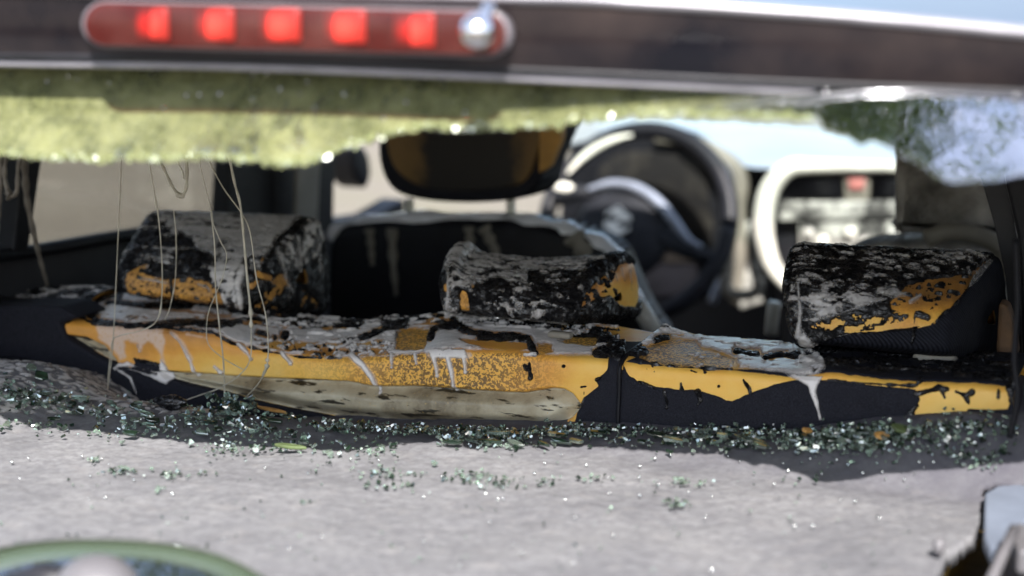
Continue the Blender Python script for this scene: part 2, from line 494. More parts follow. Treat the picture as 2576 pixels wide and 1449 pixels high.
M_PAINT = Mat("dark_car_paint")
t = M_PAINT
brown_mottle = t.ramp(t.noise(7, 6, 0.6), [(0.35, 0.0), (0.75, 1.0)])  # brown mottling: dust, with the ground's reflection put into the colour
cc = t.mix(t.math('MULTIPLY', brown_mottle, 0.75), (0.006, 0.006, 0.009), (0.060, 0.043, 0.038))
M_PAINT = t.fin(t.bsdf(cc, 0.15, 0.0, 0.4, t.bump(t.noise(9, 2), 0.12, 0.004)))
t = Mat("roof_paint")
M_ROOF = t.fin(t.bsdf((0.03, 0.045, 0.075), 0.35, 0.0, 0.3, t.bump(t.noise(5, 2), 0.1, 0.003)))
M_TRIM = m_plain("bright_lip_trim", (0.26, 0.25, 0.27), 0.35, 0.3, 0.2, 20, 0.1)
t = Mat("red_lens")
rb = t.noise(26, 5)
cc = t.mix(t.ramp(rb, [(0.35, 0.0), (0.7, 1.0)]), (0.060, 0.013, 0.011), (0.10, 0.040, 0.034))
M_LENS = t.fin(t.shmix(0.45, t.bsdf(cc, 0.3, 0, 0.3, None, coat=0.15), t.transp((0.85, 0.10, 0.07))))
t = Mat("lit_red_lamp")
mp = t.mapping((70, 1, 92)); ln_ = t.node('ShaderNodeVectorMath', operation='LENGTH'); t.l.new(mp, ln_.inputs[0])
gl_ = t.ramp(ln_.outputs['Value'], [(0.05, 1.0), (0.5, 0.6), (0.98, 0.0)])
M_LED = t.fin(t.bsdf((0.25, 0.015, 0.01), 0.3, em=(1.0, 0.045, 0.03), ems=t.math('MULTIPLY', gl_, 0.9)))
M_HOUSING = m_plain("lamp_housing", (0.16, 0.035, 0.03), 0.5, 0.0, 0.3, 40, 0.1)
M_CHROME = m_plain("chrome_nozzle", (0.7, 0.7, 0.72), 0.12, 1.0, 0.05, 10, 0.0)
M_BLACK = m_plain("black_plastic", (0.005, 0.005, 0.007), 0.5, 0.0, 0.3, 40, 0.3, spec=0.25)
M_DARK = m_plain("dark_trim_plastic", (0.012, 0.012, 0.015), 0.5, 0.0, 0.4, 12, 0.3, spec=0.35)
M_DOOR = m_plain("sooty_door_trim", (0.018, 0.0175, 0.020), 0.55, 0.0, 0.3, 10, 0.3, spec=0.35)
M_LINER = m_plain("scorched_headliner", (0.30, 0.28, 0.25), 0.9, 0.0, 0.5, 15, 0.6)  # pale beige, lightened so it bounces fill onto the seat tops
M_BEIGE = m_plain("sooty_beige_trim", (0.17, 0.155, 0.125), 0.6, 0.0, 0.3, 10, 0.3)
M_GREYCHAR = m_plain("burnt_grey_padding", (0.33, 0.31, 0.28), 0.85, 0.0, 0.6, 26, 1.0, bd=0.006)
M_WHEEL = m_plain("wheel_leather", (0.009, 0.009, 0.012), 0.45, 0.0, 0.4, 25, 0.4, spec=0.3)
M_SPOKE = m_plain("satin_spoke_trim", (0.22, 0.24, 0.29), 0.32, 0.25, 0.2, 30, 0.2)
M_HUB = m_plain("wheel_hub_plastic", (0.016, 0.017, 0.021), 0.6, 0.0, 0.4, 18, 0.4, spec=0.2)
M_EMBLEM = m_plain("emblem_metal", (0.75, 0.74, 0.70), 0.35, 0.1, 0.2, 60, 0.1)
t = Mat("suds_on_plastic")
n1 = t.noise(22, 6, 0.65)
cc = t.mix(t.ramp(n1, [(0.42, 0.0), (0.56, 1.0)]), (0.05, 0.048, 0.045), (0.42, 0.41, 0.37))
M_SUDSY = t.fin(t.bsdf(cc, 0.35, 0, 0.5, t.bump(n1, 0.5, 0.004)))
t = Mat("suds_covered_dash")
n1 = t.noise(6, 5, 0.5)
cc = t.mix(n1, (0.20, 0.22, 0.24), (0.34, 0.36, 0.38))
M_DASHTOP = t.fin(t.bsdf(cc, 0.3, 0, 0.6, t.bump(n1, 0.2, 0.004)))
M_CREAM = m_plain("suds_coated_trim", (0.62, 0.60, 0.52), 0.35, 0.0, 0.25, 14, 0.3)
M_RED = m_plain("red_button", (0.42, 0.16, 0.14), 0.4)
M_STRAND = m_plain("molten_plastic_strand", (0.40, 0.37, 0.29), 0.3, 0.0, 0.25, 60, 0.3)
M_STRAND2 = m_plain("sooty_plastic_strand", (0.13, 0.115, 0.095), 0.35, 0.0, 0.4, 60, 0.4)
M_LEAF = m_plain("debris_leaf", (0.07, 0.095, 0.035), 0.6, 0.0, 0.4, 90, 0.3)
M_TAN = m_plain('sooty_tan_padding', (0.10, 0.055, 0.025), .7, 0, .4, 40, .5)
M_CHIP = m_plain("scorched_foam_chip", (0.42, 0.22, 0.06), 0.6, 0.0, 0.4, 60, 0.5)
M_METAL = m_plain("bare_metal", (0.20, 0.23, 0.29), 0.4, 0.35, 0.2, 12, 0.2)
M_WHITE = m_plain("white_plastic", (0.11, 0.105, 0.11), 0.45, 0.0, 0.12, 20, 0.2)
M_GREYFELT = m_plain("grey_side_trim", (0.14, 0.133, 0.125), 0.85, 0.0, 0.2, 20, 0.6)
t = Mat("ground_gravel")
n1 = t.noise(0.35, 6, 0.6); n2 = t.noise(9, 6, 0.7)
cc = t.ramp(n1, [(0.35, (0.15, 0.13, 0.105)), (0.5, (0.19, 0.17, 0.14)), (0.7, (0.17, 0.165, 0.11))])
cc = t.mix(t.math('MULTIPLY', n2, 0.5), cc, (0.12, 0.10, 0.085))
M_GROUND = t.fin(t.bsdf(cc, 0.95, 0, 0.1, t.bump(n2, 0.6, 0.02)))
t = Mat("tree_leaf")
oi = t.node('ShaderNodeTexNoise'); oi.inputs['Scale'].default_value = 1.4; t.l.new(t.co, oi.inputs['Vector'])
cc = t.ramp(oi.outputs['Fac'], [(0.3, (0.035, 0.06, 0.015)), (0.5, (0.075, 0.12, 0.025)), (0.7, (0.13, 0.17, 0.04))])
M_TREELEAF = t.fin(t.shmix(0.45, t.diffuse(cc), t.translucent(cc)))
M_BARK = m_plain("bark", (0.07, 0.055, 0.04), 0.9, 0.0, 0.4, 12, 0.8, bd=0.02)

# ------------------------------------------------------------------ ground
gz = 0.0
bm = bmesh.new()
S = 120
vs = [bm.verts.new((x, y, gz)) for x, y in ((-S, -S), (S, -S), (S, S), (-S, S))]
bm.faces.new(vs)
ground = bm_obj('ground', bm, M_GROUND, smooth=False); ground['kind'] = 'structure'

# ------------------------------------------------------------------ the car
car = empty('burnt_car', (0, 0.6, 0))
thing(car, "burnt-out dark hatchback seen through its smashed rear window, scorched seats inside", "car")
car.location = (0, 0, 0)

# ---- layered scorched surfaces -------------------------------------------------
def grid_normals(P, flip=1):
    du = np.gradient(P, axis=1); dv = np.gradient(P, axis=0)
    n = np.cross(du, dv)*flip
    return n/(np.linalg.norm(n, axis=2)[..., None]+1e-12)
def grid_faces(nr, nc):
    i = np.arange(nr*nc).reshape(nr, nc)
    return np.stack([i[:-1, :-1], i[:-1, 1:], i[1:, 1:], i[1:, :-1]], -1).reshape(-1, 4)
def sub_mesh(name, V, F, keepv, mat, parent, attrs=None):
    kf = F[keepv[F].any(1)]
    if len(kf) == 0: return None
    used = np.unique(kf); remap = np.full(len(V), -1, np.int64); remap[used] = np.arange(len(used))
    at = {k: v[used] for k, v in (attrs or {}).items()}
    return mesh_np(name, V[used], remap[kf], mat, parent, at)

def layered(P, N, F, base_name, parent, foam_attr, pan=None, cloth=None, char=None, suds=None, suds_label=None,
            seed=0, cloth_mat=None, foamlab=None, recess=0.010, suds_tone=None, char_amp=0.0016, relief=0.0006):
    """P,N flat arrays of verts and normals; each layer a (ops, rough, base) tuple"""
    px = proj(P)
    Pn = P
    D = relief*fbm(Pn, 60, 4, seed+3)
    out = {}
    if pan is not None:
        fp = field(px, Pn, pan, seed+11, 1.0, 60)
        D = D-recess*sstep((fp+5)/7.0)+0.013*sstep(fp/34.0)
    B = P+N*D[:, None]
    fa_ = foam_attr(px, Pn); sc, le = fa_[:2]
    fi = fa_[2] if len(fa_) > 2 else np.zeros(len(P))
    base = mesh_np(base_name, B, F, M_FOAM, parent, {'scorch': sc, 'leo': le, 'film': fi})
    H = np.zeros(len(P))
    if pan is not None:
        o = fp
        V = B+N*(0.0012*np.clip(o/3.0, -1.5, 1))[:, None]
        sub_mesh('seat_pan', V, F, o > -3.0, M_PAN, base)
    def layer(name, spec, thick, mat, amp, w, par, extra_seed, ampscale=150, attrs=None, ridged=True):
        nonlocal H
        ops, rough, bs = spec
        f = field(px, Pn, ops, seed+extra_seed, rough, 120, bs, 1.35 if extra_seed == 200 else 0.45)
        n = fbm(Pn*np.array([0.6, 1.0, 1.3]), ampscale, 5, seed+extra_seed+5, 0.6)
        if ridged: n = (1-np.abs(n)*2.2)
        up = thick*np.clip(f/w, -1.2, 1.0)+amp*n*np.clip(f/w, 0, 1)
        V = B+N*(H*1.0+up-0.0001)[:, None]
        at = {'thin': np.clip((f+0.5)/(7.5 if pan is not None or base_name == 'rear_backrest' else 11.0), 0.0, 1.0)}
        if attrs: at.update(attrs(px, Pn))
        o = sub_mesh(name, V, F, f > -w*1.1, mat, par, at)
        H = H+np.maximum(up, 0)*0.8*(f > 0)
        return o, f
    if cloth is not None: out['cloth'] = layer('cloth_cover', cloth, 0.0016, cloth_mat or M_CLOTH, 0.0003, 2.0, base, 100, 90, ridged=False)
    if char is not None: out['char'] = layer('charred_cover', char, 0.0018, M_CHAR, char_amp, 3.0, base, 200)
    if suds is not None:
        tone = suds_tone if suds_tone else (lambda p, q: {'tone': np.zeros(len(p))})
        o, f = layer('extinguisher_foam', suds, 0.0026, M_SUDS, 0.0009, 4.5, None, 300, 70, attrs=tone, ridged=False)
        if o is not None:
            thing(o, suds_label, 'foam', None, 'stuff')
            out['suds'] = (o, f)
    return base, out

# ---- rear bench --------------------------------------------------------------
E_L = [(60, 806), (147, 806), (233, 815), (333, 822), (400, 825), (533, 835), (583, 862), (667, 881), (800, 899), (859, 899), (938, 897), (1038, 891), (1088, 880),
       (1152, 877), (1222, 880), (1305, 884), (1355, 891), (1455, 898), (1525, 902), (1562, 904)]
E_R = [(1562, 906), (1612, 914), (1664, 919), (1771, 927), (1842, 930), (1929, 940), (2000, 946), (2082, 933), (2210, 952), (2311, 959), (2435, 961), (2545, 972), (2700, 985)]
T_L = [(100, 722), (180, 727), (240, 733), (300, 739), (400, 748), (500, 758), (600, 770), (700, 785), (780, 795), (850, 802), (900, 806), (960, 801), (1050, 795), (1115, 786), (1200, 792), (1300, 800),
       (1400, 806), (1500, 812), (1570, 822), (1640, 835)]
T_R = [(1600, 832), (1640, 824), (1665, 817), (1700, 826), (1745, 840), (1800, 846), (1900, 853), (1985, 862), (2100, 868), (2250, 876), (2400, 884), (2540, 889), (2700, 896)]
def bench(E, T, x0, x1, step=0.0013, YT=0.14):
    Ep = np.array([aty(x, y, 0.0) for x, y in E]); Tp = np.array([aty(x, y, YT) for x, y in T])
    X = np.arange(x0, x1, step)
    ze = np.interp(X, Ep[:, 0], Ep[:, 2]); zt = np.interp(X, Tp[:, 0], Tp[:, 2])
    k = np.ones(9)/9
    ze = np.convolve(np.pad(ze, 4, 'edge'), k, 'valid'); zt = np.convolve(np.pad(zt, 4, 'edge'), k, 'valid')
    tt = np.concatenate([np.arange(-0.20, 0.20, step)])
    r = 0.010
    Yt = 0.5*(tt+np.sqrt(tt*tt+r*r)); dr = 0.5*(-tt+np.sqrt(tt*tt+r*r))
    XX, YY = np.meshgrid(X, Yt); _, DD = np.meshgrid(X, dr)
    s = np.clip(YY/YT, 0, 1)
    Z = ze[None, :]-DD+(zt-ze)[None, :]*s-np.clip(YY-YT, 0, 1)**1.0*1.4*(YY > YT)
    YY = YY-0.10*np.clip(DD-0.03, 0, 1)     # face leans back towards the boot below
    P = np.stack([XX, YY, Z], -1)
    N = grid_normals(P)
    if N[P.shape[0]//4, P.shape[1]//2, 1] > 0: N = -N
    return P, N
xl0, xsplit = aty(118, 830, 0)[0], aty(1560, 950, 0)[0]
xr1 = aty(2552, 980, 0)[0]
top_poly_L = T_L + E_L[::-1]
FOAM_BAND = [(150, 808), (233, 817), (333, 823), (400, 826), (533, 837), (583, 864), (667, 883), (800, 902), (859, 901), (938, 899), (1038, 893), (1088, 882),
             (1152, 879), (1222, 882), (1305, 886), (1355, 893), (1455, 900), (1532, 901), (1528, 931), (1522, 938), (1498, 955), (1505, 971), (1472, 998), (1457, 1020),
             (1438, 991), (1415, 978), (1388, 975), (1322, 986), (1272, 986), (1138, 976), (1038, 970), (972, 971), (938, 971), (872, 960), (859, 956), (667, 950), (655, 966), (645, 968), (636, 948), (500, 937), (427, 932), (400, 918), (345, 905), (325, 925), (290, 905), (262, 872), (215, 850), (165, 842), (150, 820)]
PAN = [(405, 936), (500, 941), (640, 951), (760, 956), (872, 962), (938, 973), (972, 973), (1038, 972), (1138, 978), (1272, 988), (1322, 988), (1388, 977), (1415, 980), (1438, 993), (1460, 1022),
       (1436, 1050), (1390, 1076), (1290, 1076), (1170, 1073), (1060, 1068), (850, 1050), (740, 1030), (640, 1008), (560, 985), (470, 965), (420, 950)]
PAN2 = [(165, 845), (215, 850), (262, 874), (288, 905), (292, 912), (270, 906), (225, 880), (185, 862)]
FT = [  # yellow padding showing on the top side
    ('p', [(150, 794), (183, 788), (190, 806), (150, 806)], .6), ('p', [(208, 766), (250, 756), (232, 786), (212, 782)], .6),
    ('p', [(1000, 836), (1022, 828), (1082, 828), (1066, 882), (998, 880)], .8), ('p', [(1163, 856), (1190, 858), (1320, 862), (1330, 879), (1300, 883), (1220, 876), (1180, 868)], .5),
    ('p', [(1352, 866), (1386, 868), (1390, 886), (1358, 890)], .7), ('p', [(1405, 862), (1480, 840), (1500, 822), (1535, 826), (1550, 850), (1552, 868), (1480, 872)], 1.0),
    ('s', [(818, 828), (868, 826), (900, 810)], 5, 3), ('s', [(922, 803), (945, 800)], 4, 3), ('s', [(690, 790), (725, 792)], 9, 7), ('s', [(735, 797), (742, 800)], 5, 4),
    ('s', [(340, 773), (420, 780), (500, 788), (578, 799)], 1.3, 1.3), ('s', [(525, 806), (572, 808)], 5, 3), ('s', [(450, 817), (486, 817)], 2, 2), ('s', [(605, 812), (640, 815)], 3, 2),
    ('m', [(640, 852), (720, 862), (790, 872), (862, 858), (990, 862), (990, 888), (860, 893), (800, 897), (700, 878), (650, 866)], -0.02, (130, 130, 130), 34)]
CH = [  # charred shreds on the top side
    ('s', [(118, 832), (165, 802), (215, 768), (262, 742), (300, 732)], 13, 12), ('s', [(90, 728), (180, 733), (240, 739), (300, 746)], 10, 8), ('s', [(128, 735), (138, 790), (146, 832)], 14, 9),
    ('s', [(208, 776), (232, 796), (250, 812), (262, 812), (330, 822), (398, 817)], 8, 5), ('s', [(183, 790), (205, 800), (240, 817)], 4, 3), ('s', [(398, 820), (470, 812), (540, 818), (602, 812)], 8, 9),
    ('s', [(270, 765), (300, 762), (340, 768), (440, 772), (480, 770)], 5, 7), ('s', [(236, 790), (280, 775), (300, 762)], 3, 3), ('s', [(715, 846)], 11, None), ('s', [(692, 850)], 6, None), ('s', [(650, 838), (672, 846)], 6, 4),
    ('s', [(533, 836), (583, 864), (667, 883), (760, 900), (859, 900)], 2.2, 2.6), ('s', [(230, 815), (333, 823), (420, 826), (533, 836)], 2.6, 2.0),
    ('m', [(560, 772), (700, 785), (850, 800), (960, 800), (1050, 795), (1110, 792), (1050, 812), (960, 822), (850, 826), (760, 822), (640, 818), (600, 800)], -0.12, (60, 110, 110), 34),
    ('m', [(700, 822), (1000, 830), (1000, 850), (860, 862), (730, 862)], 0.10, (60, 110, 110), 34),
    ('s', [(912, 850), (955, 838), (985, 824), (1018, 816)], 8, 11), ('s', [(1082, 852), (1090, 832), (1112, 822), (1150, 822), (1180, 836), (1230, 847), (1290, 848), (1328, 856), (1345, 888)], 8, 9),
    ('m', [(1100, 790), (1300, 802), (1450, 815), (1560, 830), (1560, 905), (1500, 900), (1500, 850), (1400, 850), (1340, 835), (1150, 820), (1090, 812)], -0.10, (90, 110, 110), 36),
    ('s', [(1500, 890), (1530, 888), (1560, 868), (1560, 900)], 10, 14), ('s', [(1205, 852), (1290, 855)], 6, 5),
    ('s', [(1320, 920), (1326, 930)], 6, 5), ('s', [(1330, 912), (1336, 950)], 2.5, 7), ('s', [(1468, 972), (1470, 1000), (1462, 1025)], 1.6, 2), ('s', [(1462, 974), (1474, 972)], 3.5, 3),
    ('s', [(1500, 955), (1522, 945)], 2.5, 2.5), ('s', [(1418, 920)], 3.5, None), ('s', [(350, 908), (380, 912), (402, 918)], 4, 5), ('s', [(338, 904), (345, 912)], 3, 3), ('s', [(530, 886)], 2, None), ('s', [(258, 833)], 2, None),
    ('m', [(640, 852), (720, 862), (790, 872), (862, 858), (990, 862), (990, 888), (860, 893), (800, 897), (700, 878), (650, 866)], 0.24, (160, 160, 160), 30)]
SUDS_L = ([('p', [(190, 760), (240, 742), (300, 738), (600, 765), (850, 798), (1110, 785), (1440, 806), (1560, 822), (1560, 895), (1500, 897), (1455, 896), (1355, 890), (1305, 884), (1222, 880), (1152, 878), (1088, 886), (1060, 893), (940, 900), (860, 902), (800, 901), (667, 882), (583, 862), (533, 834), (400, 822), (333, 818), (250, 812), (215, 800)], 1.2)]
    + [('-p', o[1], 1.0) for o in FT if o[0] == 'p'] + [('-s', o[1], o[2]+1, (o[3] or o[2])+1) for o in FT if o[0] == 's']
    + [('-s', o[1], o[2], o[3]) for o in CH if o[0] == 's' and o[1][0][1] < 900 and o[2] > 3]
    + [('-m', [(640, 848), (720, 858), (790, 866), (862, 854), (990, 860), (995, 892), (860, 897), (800, 900), (700, 880), (650, 868)], 0.02, (120, 120, 120), 30),
       ('-m', [(560, 770), (850, 800), (1115, 788), (1560, 820), (1560, 850), (1480, 842), (1400, 830), (1150, 815), (1040, 818), (900, 830), (700, 828), (600, 808)], -0.02, (60, 120, 120), 30),
       ('-m', [(150, 730), (560, 755), (560, 900), (150, 850)], 0.30, (90, 120, 120), 26)]
    + drip([(346, 868), (350, 884)], 4, 5)
    + [('p', [(283, 926), (300, 912), (322, 906), (345, 920), (372, 928), (402, 932), (404, 900), (422, 924), (436, 955), (420, 968), (395, 958), (345, 934), (310, 930), (290, 934)], .8), ('s', [(300, 930), (330, 950), (345, 990)], 5, 3), ('-s', [(300, 926), (345, 927), (395, 940)], 2.5, 3.0)]
    + drip([(430, 838), (452, 860), (478, 905), (490, 942)], 4, 9) + drip([(540, 922), (556, 938)], 4, 8) + drip([(600, 868), (622, 885), (632, 903)], 7, 7)
    + drip([(672, 906), (673, 907)], 7, 7) + [('s', [(670, 927)], 4.5, None)] + drip([(708, 888), (732, 914)], 6, 8)
    + drip([(885, 895), (915, 920), (935, 950), (953, 988)], 10, 7) + drip([(985, 893), (985, 924)], 6, 6) + drip([(1045, 893), (1048, 914)], 7, 6)
    + [('p', [(1075, 878), (1170, 880), (1180, 902), (1120, 905), (1085, 900)], .8)]
    + drip([(1090, 890), (1100, 945)], 7, 7) + drip([(1125, 890), (1135, 930), (1142, 980)], 8, 7) + drip([(1166, 890), (1172, 936)], 6, 7) + [('s', [(1320, 893), (1348, 893)], 6, 5)])
CLOTH_BASE_L = [('p', [(60, 700), (160, 760), (150, 850), (165, 842), (215, 850), (262, 874), (290, 908), (330, 925), (345, 906), (400, 918), (427, 932), (470, 938), (500, 960), (700, 1000), (900, 1100), (60, 1100)], .4),
                ('p', [(1440, 1085), (1457, 1020), (1472, 998), (1505, 971), (1498, 955), (1522, 938), (1528, 931), (1534, 860), (1620, 860), (1620, 1100)], 1.5),
                ('p', [(60, 1100), (290, 920), (430, 950), (640, 1010), (850, 1050), (1290, 1076), (1440, 1060), (1500, 1200), (60, 1200)], .3),
                ('-p', PAN, .2), ('-p', PAN2, .2)]
def foam_attr_L(px, P):
    x, y = px[:, 0], px[:, 1]
    le = np.exp(-((x-1130)/250)**2)*1.0
    le = le*sstep((y-884)/8)+0.8*sstep((sd_poly(px, [(1350, 864), (1388, 866), (1392, 888), (1356, 890)])+3)/5)
    le = np.clip(le*np.clip((1440-x)/120, 0, 1), 0, 1)
    le = np.maximum(le, 0.75*sstep((sd_poly(px, [(995, 832), (1085, 826), (1066, 882), (996, 882)])+3)/6))
    le = np.maximum(le, 0.9*sstep((sd_poly(px, [(1405, 862), (1480, 835), (1552, 840), (1552, 872), (1480, 872)])+3)/6))
    sc = 0.34+0.0*x
    sc = sc+0.18*np.exp(-((x-1180)/230)**2)
    sc = sc+0.22*np.exp(-((x-330)/260)**2)-0.10*np.exp(-((x-600)/200)**2)*((y-850)/80)
    sc = sc-0.18*np.clip((y-880)/70, 0, 1)*np.exp(-((x-600)/260)**2)
    sc = sc-0.08*sstep((x-1380)/80)+0.16*np.clip((885-y)/50, 0, 1)*np.exp(-((x-480)/200)**2)-0.10*sstep((y-905)/35)*np.exp(-((x-580)/220)**2)
    sc = np.where(x < 240, 0.55, sc)
    sc = sc+0.30*np.exp(-((y-(886+0.0*x))/9.0)**2)*np.exp(-((x-850)/220)**2)
    veil = [(238, 812), (277, 812), (383, 819), (412, 826), (416, 860), (412, 890), (424, 925), (440, 960), (403, 957), (402, 920), (402, 893), (384, 868), (372, 862), (362, 872), (358, 889), (350, 887), (344, 868), (318, 861), (316, 880), (322, 900), (300, 912), (283, 886), (262, 868), (242, 850)]
    fi = sstep((sd_poly(px, veil)+1+6*fbm(P, 90, 4, 71))/9)*0.9
    for pts, r0, r1 in (([(430, 832), (458, 862), (478, 905)], 6, 10), ([(470, 840), (520, 850)], 6, 5), ([(600, 866), (622, 890)], 8, 7), ([(705, 886), (730, 905)], 9, 9), ([(885, 893), (935, 945), (953, 985)], 14, 8), ([(1085, 885), (1100, 930)], 10, 8), ([(1125, 885), (1142, 975)], 11, 8), ([(1166, 888), (1172, 930)], 9, 7), ([(1080, 890), (1180, 892)], 12, 10), ([(540, 925), (556, 936)], 7, 8), ([(400, 940), (430, 970)], 10, 12)):
        fi = np.maximum(fi, 0.75*sstep((sd_stroke(px, pts, r0, r1)+3*fbm(P, 120, 3, 9))/6))
    return np.clip(sc, 0, 1), le, fi
P, N = bench(E_L, T_L, xl0, xsplit-0.0006)
FL = grid_faces(*P.shape[:2])
P, N = P.reshape(-1, 3), N.reshape(-1, 3)
bl, outl = layered(P, N, FL, 'rear_backrest', car, foam_attr_L, pan=[('p', PAN), ('p', PAN2)], cloth=(CLOTH_BASE_L, 1.6, -60), char=(CH, 4.0, -60), suds=(SUDS_L, 5.0, -60),
    suds_label="dirty extinguisher foam dripping over the wide scorched yellow backrest", seed=1, suds_tone=lambda p, q: {'tone': np.clip(0.25*np.exp(-((p[:, 0]-950)/260)**2)*(p[:, 1] < 830), 0, 1)})
bl['label'] = "wide left backrest section with scorched yellow padding laid bare"

LEO_R = [(1605, 888), (1640, 868), (1690, 855), (1750, 856), (1765, 880), (1850, 902), (1842, 929), (1700, 922), (1640, 915), (1610, 902)]
FACE_R = [(1568, 910), (1612, 916), (1664, 921), (1771, 929), (1842, 932), (1929, 942), (2000, 950), (2082, 936), (2210, 953), (2311, 960), (2435, 962), (2540, 972), (2545, 985), (2542, 1002), (2536, 1030), (2435, 1030), (2420, 1049), (2304, 1058), (2300, 1030),
          (2315, 1004), (2304, 978), (2172, 966), (2082, 956), (2000, 955), (1947, 967), (1895, 985), (1842, 1010), (1800, 996), (1760, 982), (1696, 978), (1632, 970), (1610, 962), (1585, 945), (1572, 925)]
CLOTH_R = [('p', [(1500, 860), (1600, 900), (1568, 912), (1560, 1200), (2800, 1200), (2800, 860), (2380, 860), (2000, 862), (2060, 905), (2082, 930), (1990, 948), (1900, 936), (1700, 922)], .3),
           ('p', [(1990, 855), (2800, 860), (2800, 1200), (2050, 1200)], .6),
           ('p', [(1500, 930), (2800, 930), (2800, 1200), (1500, 1200)], .2), ('-p', FACE_R, 1.3), ('-p', LEO_R, .5)]
CH_R = [('s', [(1562, 868), (1585, 880), (1618, 884)], 18, 13), ('s', [(1655, 822), (1680, 832)], 9, 7), ('s', [(1650, 855), (1680, 850)], 8, 7), ('s', [(1850, 886), (1905, 892)], 6, 8), ('s', [(1925, 900), (1960, 893), (2005, 896)], 7, 7), ('s', [(2010, 908), (2050, 918)], 4, 6),
        ('s', [(1612, 915), (1771, 928), (1842, 930)], 1.6, 1.6), ('s', [(1640, 920), (1648, 940)], 1.8, 1.0), ('s', [(1738, 932), (1752, 936)], 3, 3), ('s', [(1770, 930), (1773, 937)], 2, 2), ('s', [(1625, 925), (1632, 934)], 2, 2),
        ('s', [(1606, 958), (1628, 968), (1650, 978)], 1.5, 4), ('s', [(1672, 985), (1680, 1015), (1678, 1026)], 6, 3), ('s', [(1755, 985), (1765, 1008), (1757, 1018)], 7, 3), ('s', [(1870, 955), (1885, 978), (1888, 990)], 1.5, 5), ('s', [(1808, 973)], 3.5, None),
        ('s', [(1712, 962), (1716, 980)], 1.5, 5), ('s', [(2082, 956), (2172, 964), (2304, 971), (2318, 958)], 2.5, 4), ('s', [(2304, 992), (2330, 985), (2362, 976), (2382, 980)], 6, 7), ('s', [(2372, 985), (2376, 1000)], 6, 3), ('s', [(2405, 985), (2430, 995), (2445, 985)], 3, 8), ('s', [(2430, 1000), (2438, 1018)], 6, 3),
        ('s', [(2511, 980), (2511, 1000)], 3, 5), ('s', [(2540, 972), (2545, 1008)], 10, 6), ('s', [(2300, 1060), (2290, 1040), (2308, 1020)], 12, 4), ('s', [(2245, 1058), (2300, 1050)], 8, 6),
        ('m', [(1990, 866), (2560, 890), (2560, 965), (2300, 950), (2080, 925)], 0.05, (50, 120, 120), 30)]
SUDS_R = [('p', [(1600, 862), (1640, 832), (1665, 818), (1745, 842), (1985, 862), (2015, 880), (2060, 895), (2080, 915), (2078, 936), (2052, 944), (2000, 947), (1929, 938), (1860, 928), (1852, 902), (1800, 885), (1765, 876), (1750, 856), (1690, 853), (1640, 866), (1610, 884)], 1.0),
          ('-s', [(1850, 886), (1905, 892)], 7, 9), ('-s', [(1925, 902), (1960, 895), (2005, 898)], 8, 8), ('-s', [(1562, 868), (1585, 880), (1618, 884)], 14, 12), ('-s', [(1650, 855), (1680, 850)], 7, 7),
          ('m', LEO_R, 0.22, (60, 70, 70), 22), ('-m', [(1600, 820), (2080, 860), (2080, 950), (1600, 900)], 0.36, (90, 120, 120), 30),
          ('m', [(2230, 880), (2500, 900), (2500, 950), (2300, 940)], 0.50, (80, 90, 90), 20)] + [('p', [(1978, 946), (2072, 946), (2060, 972), (2052, 1000), (2040, 990), (2032, 972), (2008, 958)], .5), ('s', [(2044, 980), (2054, 1010), (2065, 1056)], 10, 3)]
def foam_attr_R(px, P):
    x, y = px[:, 0], px[:, 1]
    le = sstep((sd_poly(px, LEO_R)+2)/5)
    sc = 0.28+0.25*le-0.10*sstep((x-2250)/60)*(y > 985)-0.1*np.clip((y-930)/80, 0, 1)
    return np.clip(sc, 0, 1), le
P, N = bench(E_R, T_R, xsplit+0.0008, xr1)
FR = grid_faces(*P.shape[:2]); P, N = P.reshape(-1, 3), N.reshape(-1, 3)
br_, outr = layered(P, N, FR, 'rear_backrest', car, foam_attr_R, cloth=(CLOTH_R, 2.2, -60), char=(CH_R, 4.0, -60), suds=(SUDS_R, 5.0, -60),
    suds_label="pale extinguisher foam spread over the narrow right backrest section", seed=40)
br_['label'] = "narrow right backrest section still wearing dark cloth below a torn yellow edge"

zs_ = np.interp(xsplit, [aty(x, y, 0)[0] for x, y in E_L], [aty(x, y, 0)[2] for x, y in E_L])
tube('seam', [(xsplit+.0001, .10, zs_+.004), (xsplit+.0001, .02, zs_+.001), (xsplit+.0001, -.001, zs_-.006)]+[(xsplit+.0001, -.0022-.10*max(0, d-.03), zs_-d) for d in np.linspace(.012, .19, 14)], .0022, M_BLACK, car, 8)
# seam gap filler behind the two sections
rbox('backrest_core', (0.5*(xl0+xr1), 0.10, 0.66), (xr1-xl0-0.01, 0.10, 0.40), 0.02, M_BLACK, car)

